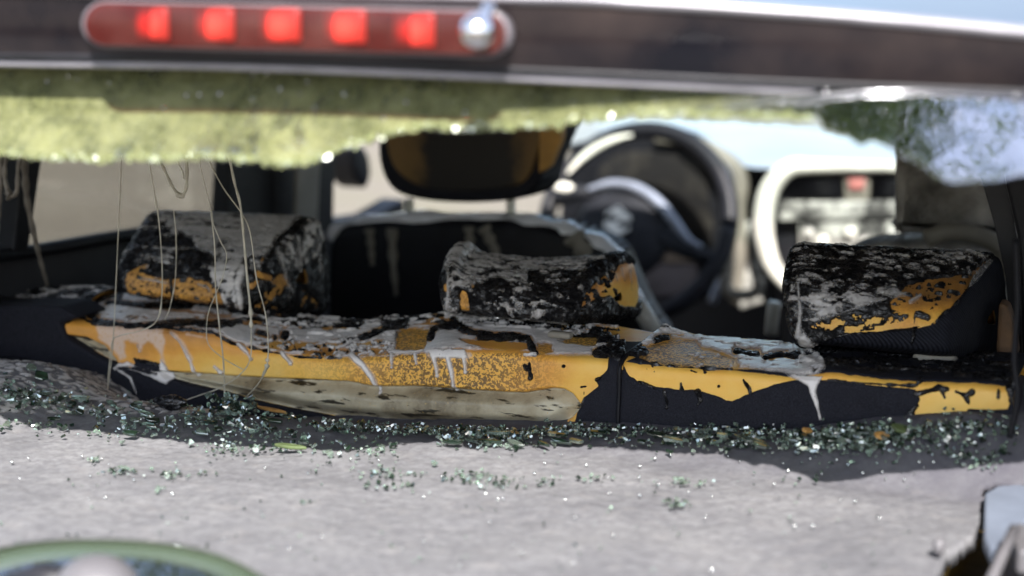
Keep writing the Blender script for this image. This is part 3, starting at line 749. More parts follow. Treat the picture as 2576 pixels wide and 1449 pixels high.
# ---- headrests -----------------------------------------------------------------
def headrest(left, right, top_bump=None, nseg=185, nprof=420, capn=26, rcap=0.010, sag=None):
    """left/right: 4 profile corners (rear-bottom, rear-mid, top, front-bottom) as 3-D points"""
    def prof(c):
        c = np.array(c, float)
        pts = [c[0], c[1], c[2], c[2]+(c[3]-c[2])*0.5+np.array([0, 0.012, 0.0]), c[3]]
        P = np.array(pts)
        for _ in range(3):                                   # Chaikin rounding of the closed profile
            Q = []
            for i in range(len(P)):
                a, b = P[i], P[(i+1) % len(P)]
                Q += [a*0.84+b*0.16, a*0.16+b*0.84]
            P = np.array(Q)
        d = np.linalg.norm(np.diff(np.vstack([P, P[:1]]), axis=0), axis=1); cu = np.concatenate([[0], np.cumsum(d)])
        PP = np.vstack([P, P[:1]]); tt = np.linspace(0, cu[-1], nprof)
        return np.stack([np.interp(tt, cu, PP[:, k]) for k in range(3)], -1)
    A, B = prof(left), prof(right)
    us = np.linspace(0, 1, nseg)
    rings = []
    ca, cb = A.mean(0), B.mean(0)
    for k in range(capn, 0, -1):                             # left cap: rings closing to the centre
        s = 1-k/capn
        rings.append(ca+(A-ca)*max(s, 0.02)**0.5*0.985-np.array([rcap, 0, 0])*(1-s**3))
    for u in us:
        r = A*(1-u)+B*u
        e = min(u, 1-u)*np.linalg.norm(cb-ca)
        sh = rcap-math.sqrt(max(0, rcap**2-max(0, rcap-e)**2))
        c = r.mean(0)
        v = r-c; L = np.linalg.norm(v, axis=1)[:, None]
        r = c+v*(1-np.minimum(sh/L, 0.6)*0.35)
        if sag: r = r+sag(u, r, c)
        rings.append(r)
    for k in range(1, capn+1):
        s = 1-k/capn
        rings.append(cb+(B-cb)*max(s, 0.02)**0.5*0.985+np.array([rcap, 0, 0])*(1-s**3))
    P = np.array(rings).transpose(1, 0, 2)                    # rows profile, cols along
    N = grid_normals(P)
    av = N[0]+N[-1]; av /= np.linalg.norm(av, axis=1)[:, None]+1e-9; N[0] = av; N[-1] = av
    c = P.reshape(-1, 3).mean(0)
    if ((P-c)*N).sum() < 0: N = -N
    return P, N
def build_headrest(L, Rr, fa, seed, foam_label, suds_label, cloth=None, char=None, suds=None, cloth_mat=None, tone=None, sag=None, char_amp=0.0018):
    P, N = headrest(L, Rr, sag=sag)
    F = grid_faces(*P.shape[:2]); P, N = P.reshape(-1, 3), N.reshape(-1, 3)
    b, o = layered(P, N, F, 'rear_headrest', car, fa, cloth=cloth, char=char, suds=suds, suds_label=suds_label, seed=seed, cloth_mat=cloth_mat, suds_tone=tone, char_amp=char_amp, relief=0.001)
    b['label'] = foam_label
    return b
BIG = [(-500, 300), (3200, 300), (3200, 1100), (-500, 1100)]
# left headrest
hl_l = [aty(316, 752, .075), aty(300, 668, .085), aty(385, 520, .205), aty(312, 752, .075)+np.array([0, .19, -.01])]
hl_r = [aty(600, 782, .075), aty(655, 660, .105), aty(795, 532, .245), aty(828, 800, .275)]
WIN1 = [(318, 705), (335, 683), (365, 690), (385, 700), (427, 702), (429, 756), (380, 756), (330, 748), (317, 728)]
WIN2 = [(432, 700), (470, 698), (520, 708), (548, 728), (572, 765), (500, 762), (440, 752)]
def fa_hl(px, P):
    sc = 0.68+0.12*fbm(P, 40, 3, 5)
    return np.clip(sc, 0, 1), np.full(len(px), 0.45)
hl_char = [('p', BIG, 0), ('-p', WIN1, 1.0), ('-p', WIN2, 1.0), ('-s', [(328, 690), (352, 672), (370, 668)], 6, 3), ('-s', [(632, 720), (640, 716)], 7, 4), ('-s', [(665, 640), (655, 665)], 2.5, 2), ('-s', [(650, 690), (680, 700)], 7, 6),
           ('m', WIN1, 0.16, (230, 230, 230), 20), ('m', WIN2, 0.2, (230, 230, 230), 20), ('-m', [(640, 690), (720, 690), (820, 780), (800, 800), (640, 800)], 0.20, (60, 60, 60), 20)]
hl_suds = [('p', [(380, 520), (800, 530), (760, 560), (700, 612), (655, 690), (620, 660), (600, 690), (598, 770), (575, 765), (545, 730), (520, 700), (545, 655), (500, 640), (480, 600), (440, 590), (400, 560)], 3.0),
           ('m', [(300, 500), (560, 540), (540, 700), (500, 690), (300, 680)], 0.18, (60, 150, 150), 26),
           ('-m', [(380, 515), (600, 520), (600, 580), (380, 560)], 0.30, (45, 160, 160), 26), ('-m', [(420, 590), (700, 640), (600, 770), (420, 700)], 0.36, (90, 120, 120), 26),
           ('-s', [(490, 660), (520, 652)], 22, 14), ('s', [(352, 700), (400, 708), (418, 712)], 4, 5), ('s', [(385, 712), (395, 700)], 3, 3), ('s', [(500, 715), (525, 725), (530, 735)], 6, 5),
           ('m', [(675, 625), (800, 545), (815, 600), (790, 650), (740, 680), (700, 660)], -0.15, (70, 110, 110), 26), ('s', [(690, 620), (710, 680), (735, 740)], 8, 4), ('s', [(612, 680), (600, 720), (608, 768)], 14, 8)]
hl_suds += [('-s', [(790, 536), (748, 566), (700, 612), (652, 690), (632, 730)], 2.5, 3.0)]
hl_suds += drip([(745, 600), (748, 650), (750, 682)], 7, 6) + drip([(775, 560), (795, 610), (802, 682)], 6, 6) + drip([(720, 650), (722, 755)], 3, 3)
build_headrest(hl_l, hl_r, fa_hl, 60, "left rear headrest, charred and slumped under grey foam", "grey extinguisher foam clinging to the charred left rear headrest", char=(hl_char, 6.0, -60), suds=(hl_suds, 7.0, -60), tone=lambda p, q: {'tone': np.full(len(p), 0.72)-0.45*sstep((p[:, 1]-660)/60)})
# middle headrest
def sag_m(u, r, c):
    t_ = np.clip((r[:, 2]-c[2])/0.03, 0, 1)
    return np.stack([0*t_, 0*t_, -0.006*t_*math.exp(-((u-0.48)/0.28)**2)+0.011*t_*math.exp(-((u-0.05)/0.045)**2)+0.006*t_*math.exp(-((u-0.94)/0.08)**2)], -1)
hm_l = [aty(1122, 790, .075), aty(1112, 705, .085), aty(1140, 630, .19), aty(1122, 790, .075)+np.array([0, .19, -.01])]
hm_r = [aty(1425, 812, .075), aty(1462, 730, .105), aty(1588, 640, .25), aty(1606, 800, .285)]
SIDE_M = [(1604, 668), (1612, 700), (1610, 748), (1596, 772), (1560, 768), (1535, 742), (1500, 752), (1462, 772), (1472, 740), (1505, 706), (1540, 676), (1580, 662)]
def fa_hm(px, P):
    x = px[:, 0]
    return np.clip(0.55-0.40*sstep((x-1500)/30)*sstep((px[:, 1]-690)/40)+0.12*fbm(P, 50, 3, 4), 0, 1), np.where(x < 1400, 0.35, 0.0)
hm_char = [('p', BIG, 0), ('-p', SIDE_M, .9), ('-s', [(1166, 742), (1170, 772)], 9, 12), ('-s', [(1186, 715), (1188, 720)], 5, 4), ('-s', [(1122, 720), (1124, 730)], 4, 4), ('s', [(1545, 728), (1552, 752)], 1.5, 2), ('m', [(1470, 700), (1560, 660), (1530, 730), (1470, 780)], 0.0, (120, 180, 180), 22)]
hm_suds = [('p', [(1125, 610), (1200, 610), (1500, 620), (1470, 700), (1400, 735), (1300, 722), (1200, 716), (1135, 735)], 4.0), ('m', [(1120, 700), (1480, 700), (1430, 800), (1120, 790)], 0.12, (60, 100, 100), 22),
           ('-m', [(1110, 600), (1500, 610), (1480, 760), (1110, 760)], 0.20, (55, 120, 120), 22), ('-m', [(1330, 690), (1480, 690), (1440, 740), (1330, 740)], -0.1, (60, 100, 100), 20),
           ('s', [(1130, 680), (1130, 770)], 4, 7), ('s', [(1310, 655), (1480, 658), (1520, 655)], 4, 6), ('m', [(1100, 780), (1430, 800), (1430, 830), (1100, 815)], -0.05, (90, 120, 120), 24),
           ('s', [(1478, 762), (1482, 770)], 5, 4), ('s', [(1510, 758), (1515, 752)], 4, 4)]
for a_ in ([(1500, 700), (1502, 722)], [(1522, 690), (1532, 710)], [(1538, 678), (1552, 706)], [(1562, 672), (1570, 705)], [(1585, 680), (1590, 730)], [(1418, 800), (1400, 815)]): hm_suds += drip(a_, 3.5, 3.5)
build_headrest(hm_l, hm_r, fa_hm, 90, "small middle rear headrest, blackened with its padding bare on the right end", "smears of foam on the blackened middle rear headrest", char=(hm_char, 6.0, -60), suds=(hm_suds, 4.0, -60), sag=sag_m, char_amp=0.0026, tone=lambda p, q: {'tone': np.full(len(p), 0.45)})
# right headrest
hr_l = [aty(2004, 872, .06), aty(1982, 720, .075), aty(2003, 600, .19), aty(2004, 872, .06)+np.array([0, .19, -.01])]
hr_r = [aty(2378, 902, .06), aty(2395, 775, .075), aty(2508, 622, .24), aty(2530, 895, .29)]
WINR = [(2040, 822), (2080, 800), (2150, 790), (2230, 800), (2290, 775), (2370, 742), (2430, 715), (2436, 728), (2400, 775), (2345, 815), (2290, 825), (2210, 832), (2140, 838), (2085, 835)]
WINR2 = [(2240, 760), (2280, 720), (2360, 700), (2440, 690), (2480, 655), (2470, 690), (2440, 725), (2350, 750), (2300, 790), (2250, 800)]
SIDE_R = [(2500, 640), (2478, 668), (2440, 715), (2400, 765), (2350, 815), (2300, 828), (2210, 835), (2140, 841), (2080, 838), (2030, 850), (2000, 860), (1960, 1000), (2700, 1000), (2700, 600), (2520, 630)]
def fa_hr(px, P):
    s = 0.36+0.40*sstep((795-px[:, 1])/50)
    return np.clip(s+0.15*fbm(P, 40, 3, 8), 0, 1), 0.10+0*s
hr_char = [('p', [(1900, 560), (2560, 560), (2500, 645), (2440, 722), (2300, 832), (2140, 842), (2000, 870), (1960, 900)], .2), ('-p', WINR, 1.0), ('-p', WINR2, 1.0), ('m', [(2030, 790), (2200, 790), (2200, 830), (2060, 845)], -0.05, (150, 210, 210), 24), ('m', [(2200, 770), (2300, 790), (2260, 815), (2150, 825)], 0.10, (150, 210, 210), 24),
           ('m', [(2230, 690), (2480, 650), (2440, 730), (2300, 800), (2230, 800)], 0.24, (110, 200, 200), 24), ('s', [(2310, 790), (2335, 800)], 11, 9), ('s', [(2301, 800), (2300, 835), (2296, 860)], 2.5, 1.5), ('s', [(2345, 815), (2400, 770), (2440, 720), (2480, 668)], 2.5, 2.5)]
hr_suds = [('m', [(2000, 610), (2500, 640), (2440, 700), (2300, 740), (2200, 770), (2060, 810), (2010, 840), (1985, 780)], 0.06, (85, 165, 165), 18), ('-p', [(2235, 765), (2270, 720), (2340, 700), (2450, 680), (2430, 730), (2300, 800)], 2.0), ('m', [(2030, 740), (2200, 720), (2300, 740), (2200, 770), (2080, 800), (2040, 820)], -0.12, (60, 120, 120), 28),
           ('p', [(2022, 830), (2045, 845), (2062, 862), (2050, 872), (2030, 868), (2022, 880), (2012, 868), (2010, 845)], 1.2), ('s', [(2005, 700), (2015, 780), (2012, 840)], 4, 9), ('s', [(2440, 722), (2480, 672), (2490, 660)], 4, 5), ('s', [(2290, 760), (2315, 745)], 7, 7), ('m', [(2360, 620), (2500, 640), (2440, 700), (2370, 680)], 0.05, (70, 90, 90), 24)]
build_headrest(hr_l, hr_r, fa_hr, 120, "right rear headrest, half burnt, its ribbed dark cloth whole at the base and right side", "streaks of foam over the half-burnt right rear headrest", cloth=([('p', SIDE_R, .3)], 1.5, -60), char=(hr_char, 5.0, -60), suds=(hr_suds, 4.5, -60), cloth_mat=M_RIB, char_amp=0.0024, tone=lambda p, q: {'tone': np.full(len(p), 0.58)})
# posts and guides
for (px_, py_) in ((470, 790), (660, 800), (1250, 815), (1400, 822), (2120, 890), (2340, 905)):
    a = aty(px_, py_, 0.13)
    tube('headrest_post', [a+np.array([0, 0, -.05]), a+np.array([0, 0, .05])], 0.006, M_CHROME, car, 12)
g = aty(2355, 898, 0.10)
rbox('headrest_guide', g, (0.042, 0.03, 0.012), 0.005, M_BEIGE, car)
g = aty(1410, 842, 0.05)
rbox('headrest_guide', g, (0.026, 0.012, 0.007), 0.003, M_BEIGE, car)

# left side bolster of the bench: burnt wheel-arch trim with suds
nx, ny = 190, 150
us, vs_ = np.linspace(0, 1, nx), np.linspace(0, 1, ny)
c00, c10 = aty(-120, 845, 0.0), aty(165, 822, 0.0); c01, c11 = aty(-120, 714, .22), aty(300, 738, .15)
U, V = np.meshgrid(us, vs_)
P = (c00*(1-U)[..., None]+c10*U[..., None])*(1-V)[..., None]+(c01*(1-U)[..., None]+c11*U[..., None])*V[..., None]
P[..., 2] += 0.012*np.sin(V*PI)+0.010*fbm(P.reshape(-1, 3)*np.array([1, .5, 1]), 14, 4, 3).reshape(ny, nx)
P[..., 2] -= 0.10*np.clip(0.12-V, 0, 1)**1.0*3
P[..., 2] = np.where(V > 0.97, P[..., 2]-0.08, P[..., 2])
N = grid_normals(P); N = N*np.sign(N[ny//2, nx//2, 2])
Fb = grid_faces(ny, nx); Pf, Nf = P.reshape(-1, 3), N.reshape(-1, 3)
bol, _ = layered(Pf, Nf, Fb, 'side_bolster', car, lambda p, q: (np.full(len(p), 0.5), np.zeros(len(p))), char=([('p', BIG, 0), ('-s', [(85, 714), (118, 716)], 4, 3)], 3.0, -60),
    suds=([('m', [(-120, 700), (330, 700), (330, 800), (140, 800), (-120, 820)], 0.04, (40, 110, 150), 24)], 4.0, -60), suds_label="foam streaks on the blackened bolster left of the rear seat", seed=150, char_amp=0.003)
# dark block under it
pa = [(-60, 775), (55, 768), (150, 772), (195, 800), (150, 815), (165, 850), (300, 935), (430, 990), (430, 1030), (60, 905), (-60, 900)]
prism('wheel_arch_trim', [aty(x, y, -0.004) for x, y in pa], (0, 0.06, 0), M_CLOTH, car, 0.004)
pa = [(0, 800), (45, 792), (52, 850), (0, 850)]
rbox('wheel_arch_trim', aty(-20, 850, 0.05), (0.16, 0.05, 0.10), 0.01, M_DARK, car)

# ---- parcel shelf (a lift-out tray) -------------------------------------------
ZS = CAM[2]-0.435
def rise(x, y):
    x, y = np.asarray(x, float), np.asarray(y, float)
    rr = np.interp(x, [-.42, -.30, -.15, 0.0, .10, .22, .29, .36, .45], [-.028, -.026, -.012, .004, .010, .017, .026, .044, .058])
    return 0.03*sstep((-0.44-x)/0.1)+rr*sstep((y+0.10)/0.10)
def shelf_z(x, y): return ZS+0.003+rise(x, y)
def atsh(px, py, dz=0.0):
    q = atz(px, py, ZS+dz)
    for _ in range(14): q = q*0.5+0.5*atz(px, py, float(shelf_z(q[0], q[1]))+dz)
    return q
nx, ny = 420, 330
X = np.linspace(-0.78, 0.66, nx); Y = np.linspace(-0.80, 0.16, ny)
XX, YY = np.meshgrid(X, Y)
ZZ = ZS+0.004*fbm(np.stack([XX, YY, XX*0], -1).reshape(-1, 3), 9, 3, 9).reshape(ny, nx)
ZZ += 0.0012*fbm(np.stack([XX, YY, XX*0], -1).reshape(-1, 3), 110, 4, 19).reshape(ny, nx)
ZZ += rise(XX, YY)
P = np.stack([XX, YY, ZZ], -1).reshape(-1, 3)
F = grid_faces(ny, nx)
# rounded right rear corner is cut away
corner = sd_poly(proj(P), [(-3000, 700), (5000, 700), (2900, 1220), (2480, 1225), (2475, 1300), (2440, 1360), (2380, 1395), (2345, 1470), (2330, 1800), (2300, 4000), (-3000, 4000)])
pp = proj(P)
cut = (pp[:, 0] > 2300) & (pp[:, 1] > 1225) & (corner < 0)
keep = ~cut[F].any(1)
soot_shade_ = np.clip(sstep((P[:, 1]+0.16+0.05*fbm(P, 12, 4, 3))/0.14)*0.85+0.1*(P[:, 0] > 0.2), 0, 1)  # painted shade: carpet darkens towards the seat and at the right
shelf = mesh_np('parcel_shelf', P, F[keep], M_SHELF, None, {'soot_and_shade': soot_shade_})
thing(shelf, "grey carpeted parcel shelf strewn with green glass crumbs, in front of the rear seats", "parcel shelf")
sol = shelf.modifiers.new('thick', 'SOLIDIFY'); sol.thickness = 0.014; sol.offset = -1
# soot speckled suds at its left
pxs = proj(P)
fz = np.minimum(sd_poly(pxs, [(-200, 840), (20, 850), (120, 880), (330, 985), (520, 1010), (700, 1035), (300, 1040), (-200, 1030)])+6, (fbm(P, 170, 5, 77, .65)+0.10)*16)
V = P+np.array([0, 0, 1])*(0.002*np.clip(fz/3, -1.2, 1)+0.0012*fbm(P, 120, 3, 5))[:, None]
o = sub_mesh('extinguisher_foam', V, F, fz > -3.3, M_SUDS, None, {'thin': np.clip(fz/4, 0, 1), 'tone': np.full(len(P), 0.5)})
thing(o, "soot-speckled foam drying on the left end of the parcel shelf", "foam", None, 'stuff')

# ---- broken glass ---------------------------------------------------------------
def crumb(seed, n=7):
    r_ = np.random.default_rng(seed)
    k = n; ang = np.sort(r_.uniform(0, 2*PI, k)); rad = r_.uniform(0.6, 1.0, k)
    top = [(math.cos(a)*q, math.sin(a)*q, 0.42+r_.uniform(-.14, .14)) for a, q in zip(ang, rad)]
    bot = [(math.cos(a)*q*r_.uniform(.8, 1.05), math.sin(a)*q, -0.42) for a, q in zip(ang, rad)]
    V = top+bot
    F = [tuple(range(k)), tuple(range(2*k-1, k-1, -1))]+[(i, (i+1) % k, k+(i+1) % k, k+i)[::-1] for i in range(k)]
    return V, F
protos = []
for s_ in range(12):
    V, F_ = crumb(s_, random.choice((4, 5, 6)))
    me = bpy.data.meshes.new('glass_crumb'); me.from_pydata(V, [], F_); me.update(); me.materials.append([M_SHARD, M_SHARD2, M_SHARD2, M_SHARD3][s_ % 4]); protos.append(me)
spots = []
def scatter(n, px0, px1, pyf, spread, size, w=1.0):
    for _ in range(n):
        x = random.uniform(px0, px1); y = pyf(x)+random.gauss(0, spread)
        p = atsh(x, y)
        if vnoise(np.array([[p[0]*14, p[1]*26, 0.3]]), 8)[0]+random.uniform(-.2, .2) < 0.40: continue
        if p[1] < 0.012 or x < 420: spots.append((p[0], p[1], (size[0]+(size[1]-size[0])*random.random()**2.2)*w*1.15))
edge_f = lambda x: np.interp(x, [0, 200, 450, 650, 800, 1300, 1450, 2080, 2300, 2576], [985, 1010, 1025, 1050, 1062, 1082, 1070, 1087, 1066, 1052])
scatter(1000, -20, 760, lambda x: edge_f(x)+10, 20, (0.0012, 0.0040))
scatter(1400, 700, 2250, lambda x: edge_f(x)+8, 8, (0.0012, 0.0036))
scatter(600, 1100, 2250, lambda x: edge_f(x)+32, 11, (0.0012, 0.0038))
scatter(700, 2000, 2560, lambda x: edge_f(x)+30, 22, (0.0012, 0.0036))
scatter(400, 0, 1000, lambda x: edge_f(x)+60, 22, (0.0012, 0.0040))
for (cx, cy, n, sx, sy) in ((232, 1158, 10, 9, 4), (305, 1187, 26, 22, 7), (425, 1197, 22, 22, 7), (395, 1232, 6, 8, 4), (925, 1137, 12, 14, 6), (970, 1193, 36, 45, 7), (980, 1225, 16, 45, 8), (1180, 1200, 30, 30, 8), (1270, 1215, 46, 60, 10), (1480, 1205, 16, 30, 6), (1700, 1212, 18, 26, 5), (1705, 1268, 20, 26, 6),
                        (1760, 1215, 5, 20, 4), (2030, 1205, 6, 20, 5), (580, 1125, 60, 30, 14), (700, 1125, 36, 45, 7), (765, 1265, 5, 8, 4), (512, 1190, 5, 10, 4), (1900, 1150, 10, 60, 8), (2230, 1190, 6, 20, 6), (1095, 1168, 4, 8, 3), (2080, 1120, 40, 120, 10)):
    for _ in range(n):
        p = atz(random.gauss(cx, sx), random.gauss(cy, sy), ZS+0.003); spots.append((p[0], p[1], random.uniform(0.0012, 0.0031)))
for _ in range(150):
    p = atz(random.uniform(0, 2350), random.uniform(1150, 1440), ZS+0.003); spots.append((p[0], p[1], random.uniform(0.0007, 0.0019)))
# a heap near the middle left edge
for _ in range(90):
    p = atz(random.gauss(585, 30), random.gauss(1035, 6), ZS+0.004); spots.append((p[0], p[1], random.uniform(0.0025, 0.005), abs(random.gauss(0, 0.008))))
spots.sort(key=lambda s: -s[2])
bigV, bigF = [], []
GL = "small greenish crumb of tempered glass lying on the grey parcel shelf"
for i, s in enumerate(spots):
    x, y, r = s[:3]; dz = s[3] if len(s) > 3 else 0
    M = Matrix.Translation((x, y, shelf_z(x, y)+r*0.45+dz)) @ Matrix.Rotation(random.uniform(0, 6.28), 4, 'Z') @ Matrix.Rotation(random.gauss(0, .5), 4, 'X') @ Matrix.Rotation(random.gauss(0, .5), 4, 'Y') @ Matrix.Diagonal((r*random.uniform(.8, 1.4), r, r*random.uniform(.6, 1.0), 1))
    me = protos[random.randrange(12)]
    if i < 300:
        o = bpy.data.objects.new('glass_crumb', me); col.objects.link(o); o.matrix_world = M
        thing(o, GL, 'glass', 'crumbs of tempered glass on the parcel shelf')
    else:
        b = len(bigV)
        bigV += [tuple(M @ v.co) for v in me.vertices]
        bigF += [(tuple(b+k for k in p.vertices), me.materials[0].name) for p in me.polygons]
me = bpy.data.meshes.new('glass_grit'); me.from_pydata(bigV, [], [f for f, _ in bigF]); me.update()
mats = [M_SHARD, M_SHARD2, M_SHARD3]; idx = {m.name: k for k, m in enumerate(mats)}
for m in mats: me.materials.append(m)
me.polygons.foreach_set('material_index', [idx[n] for _, n in bigF])
gg = bpy.data.objects.new('glass_grit', me); col.objects.link(gg); thing(gg, "fine glass grit scattered in a band along the parcel shelf", 'glass', None, 'stuff')

# larger flat pieces, leaves and chips
def flake(name, px, py, w, h, mat, label, cat, ang=0.0, tilt=0.2, thick=0.003, grp=None):
    c = atsh(px, py, 0.003); n = 9 if name == 'leaf' else 6; bm = bmesh.new(); r_ = random.Random(int(px*7+py))
    vs = []
    for k in range(n):
        a = 2*PI*k/n; q = r_.uniform(.7, 1.05) if n == 9 else r_.uniform(.45, 1.1)
        vs.append(bm.verts.new((math.cos(a)*w*q, math.sin(a)*h*q, r_.uniform(-.1, .1)*h)))
    f = bm.faces.new(vs); r2 = bmesh.ops.extrude_face_region(bm, geom=[f])
    bmesh.ops.translate(bm, vec=(0, 0, thick), verts=[v for v in r2['geom'] if isinstance(v, bmesh.types.BMVert)])
    bmesh.ops.bevel(bm, geom=list(bm.edges), offset=thick*0.2, segments=1, affect='EDGES')
    o = bm_obj(name, bm, mat, None, False); o.location = c; o.rotation_euler = (tilt, tilt*0.5, ang)
    thing(o, label, cat, grp); return o
for (px_, py_, w, h, a, t_, nm_) in ((100, 950, .012, .008, .5, .5, "dark green glass flake standing among the suds at the left end of the shelf"), (75, 925, .010, .007, 1.2, .7, "pale green glass flake nearest the left wheel arch"),
                               (455, 1005, .010, .006, .3, .4, "olive glass flake beside a molten black lump on the shelf"), (200, 1003, .020, .006, .2, .1, "long pale glass flake lying left of the yellow padding"),
                               (1690, 1108, .018, .006, .1, .2, "pale glass flake below the seam of the two backrests"), (330, 1093, .012, .006, .2, .2, "mossy glass flake in the shade below the seat pan"), (385, 1060, .010, .006, .4, .3, "green glass flake in the thick of the crumbs, left")):
    flake('glass_flake', px_, py_, w, h, M_SHARD2 if 'pale' in nm_ else M_SHARD3, nm_, 'glass', a, t_)
for k in range(26):
    px_ = random.uniform(1120, 2250); flake('glass_flake', px_, edge_f(px_)+random.uniform(8, 44), random.uniform(.007, .015), random.uniform(.003, .006), random.choice((M_SHARD, M_SHARD2, M_SHARD3)), "flat sliver of green glass among the crumbs under the dark cloth backrest", 'glass', random.uniform(-.5, .5), random.uniform(0, .4), .003, 'flat slivers in the right half of the glass band')
for k in range(22):
    px_ = random.uniform(0, 800); flake('glass_flake', px_, edge_f(px_)+random.uniform(-10, 60), random.uniform(.006, .013), random.uniform(.003, .006), random.choice((M_SHARD, M_SHARD3)), "flat sliver of dark green glass in the left half of the crumb band", 'glass', random.uniform(-.5, .5), random.uniform(0, .5), .003, 'flat slivers in the left half of the glass band')
flake('foam_chip', 680, 1032, .022, .004, M_CHIP, "thin tan sliver of padding lying below the seat pan", 'debris', -.15, .05)
flake('foam_chip', 2030, 1087, .010, .004, M_CHIP, "orange chip of padding poking out of the glass crumbs on the right", 'debris', .9, .6)
flake('leaf', 730, 1126, .017, .004, M_LEAF, "yellow-green leaf at the sunlit edge of the glass crumbs", 'leaf', .15, .1)
flake('leaf', 2265, 1080, .010, .006, M_LEAF, "dry olive leaf in the dark corner right of the backrest", 'leaf', .6, .5)
flake('leaf', 2215, 1098, .008, .005, M_CHIP, "brown curled leaf scrap among the right-hand crumbs", 'leaf', .2, .4)
bm = bmesh.new(); bmesh.ops.create_icosphere(bm, subdivisions=4, radius=1)
for v in bm.verts:
    n_ = fbm(np.array([[*v.co]]), 2.2, 3, 5)[0]; v.co = Vector((v.co.x*.018, v.co.y*.010, v.co.z*.008))*(1+.35*n_)
o = bm_obj('molten_lump', bm, M_CHAR); o.location = atz(428, 1012, ZS+.008); thing(o, "glossy black lump of molten plastic at the edge of the glass crumbs", 'debris')

# ---- strands of molten plastic ---------------------------------------------------
def strand(pts, r0, r1, Y, label, mat=None, beads=(), y1=None):
    Y1 = Y if y1 is None else y1
    S_ = spline(pts, 60); V3 = [aty(p[0], p[1], Y+(Y1-Y)*i/59) for i, p in enumerate(S_)]
    rr = np.linspace(r0, r1, 60)
    for (k, q) in beads:
        rr += q*np.exp(-((np.arange(60)-k*59)/1.1)**2)
    rr = rr*(1+0.15*np.sin(np.arange(60)*0.9+pts[0][0]))
    o = tube('molten_strand', V3, rr, mat or M_STRAND, None, 8)
    thing(o, label, 'strand', 'threads of molten plastic hanging behind the rear window'); return o
mm = 0.00042
strand([(308, 330), (303, 480), (297, 600), (285, 850), (276, 940), (270, 985)], 1.2*mm, 1.6*mm, -.04, "leftmost hair-thin thread, falling straight to the parcel shelf", beads=((.22, .0006),))
strand([(362, 330), (385, 460), (400, 560), (408, 680), (405, 770), (390, 812), (350, 833), (300, 845), (282, 862), (273, 940), (270, 984)], 1.3*mm, 1.4*mm, -.045, "thread crossing the left headrest and curling left over the yellow padding", beads=((.15, .0008), (.42, .0007)))
strand([(437, 530), (443, 600), (441, 700), (427, 775), (414, 805)], 1.3*mm, 1.2*mm, -.03, "short thread down the middle of the left headrest", beads=((.6, .0005),))
strand([(390, 330), (397, 390), (415, 430), (436, 473), (455, 493), (468, 474), (470, 430), (468, 330)], 3.8*mm, 4.4*mm, -.05, "thick drooping loop above the left headrest", beads=((.52, .0016), (.56, .0020), (.6, .0014)))
strand([(440, 360), (449, 408), (460, 432), (463, 450)], 1.0*mm, 2.0*mm, -.05, "little thread caught inside the drooping loop")
strand([(505, 330), (525, 400), (560, 470), (610, 540), (630, 590), (645, 700), (668, 790), (675, 870), (673, 905), (670, 925), (650, 965), (618, 1000)], 1.6*mm, 1.6*mm, -.035, "long glassy thread ending in two white beads on the padding", beads=((.80, .0022), (.85, .0012)))
strand([(566, 330), (578, 400), (590, 460), (605, 520), (615, 620), (622, 700), (630, 780), (632, 825)], 3.6*mm, 3.0*mm, -.04, "thickest straight thread, crossing the right part of the left headrest", beads=((.88, .0015), (.97, .0010)))
strand([(632, 825), (630, 900), (606, 940), (555, 975), (500, 995), (463, 1008)], 1.7*mm, 1.3*mm, -.04, "thread bending down to the left in front of the seat pan")
strand([(530, 530), (540, 620), (542, 720), (552, 820), (562, 910), (566, 1012)], 1.5*mm, 2.0*mm, -.04, "thread reaching straight down onto the heap of crumbs")
strand([(535, 560), (555, 608), (570, 640), (562, 690), (545, 735), (528, 775), (520, 815), (524, 865), (560, 900), (612, 930)], 1.2*mm, 1.1*mm, -.04, "wavy thread looping over headrest and padding")
strand([(495, 330), (505, 420), (530, 520), (537, 565)], .8*mm, .8*mm, -.04, "faintest thread left of the thick one")
strand([(48, 330), (62, 420), (68, 500), (88, 600), (106, 670), (119, 716)], 12*mm, 5*mm, .02, "broad sooty drape of molten plastic at the far left", M_STRAND2, y1=.10)
strand([(25, 330), (14, 400), (12, 450), (26, 493), (42, 480), (46, 420), (60, 350)], 7*mm, 6*mm, .0, "sagging sooty loop at the left edge of the view", M_STRAND2, beads=((.5, .004), (.45, .003)))
strand([(-12, 330), (2, 420), (-3, 520), (-10, 620)], 10*mm, 6*mm, .0, "sooty strand cut by the left edge of the view", M_STRAND2)

# ---- roof, spoiler, brake light ---------------------------------------------------
def goff(X): return 0.071-0.057*sstep((np.asarray(X)-0.10)/0.36)
def lipY(X): return -0.485+0.18*X+0.20*X*X
lowE = [(-400, 128), (0, 136), (600, 145), (1288, 172), (1900, 200), (2200, 213), (2576, 228), (3000, 250)]
lipE = [(-400, -16), (0, -10), (1288, 10), (1650, 26), (2000, 48), (2300, 72), (2576, 98), (3000, 140)]
def curve3(E, dY=0.0, n=120):
    S_ = spline(E, n); out = []
    for p in S_:
        q = aty(p[0], p[1], -0.44)
        for _ in range(8): q = aty(p[0], p[1], lipY(q[0])+dY)
        out.append(q)
    return np.array(out)
def byX(E, dY):
    c = curve3(E, dY); X = np.linspace(-0.80, 0.84, 120)
    z = np.interp(X, c[:, 0], c[:, 2])
    return np.stack([X, lipY(X)+dY, z], -1)
lowC = byX(lowE, 0.010); lipC = byX(lipE, -0.008)
nr = 26; G = []
for k in range(nr):
    s = k/(nr-1); row = lowC*(1-s)+lipC*s
    row = row+np.array([0, -1, 0])*0.0025*math.sin(PI*s); G.append(row)
G = np.array(G)
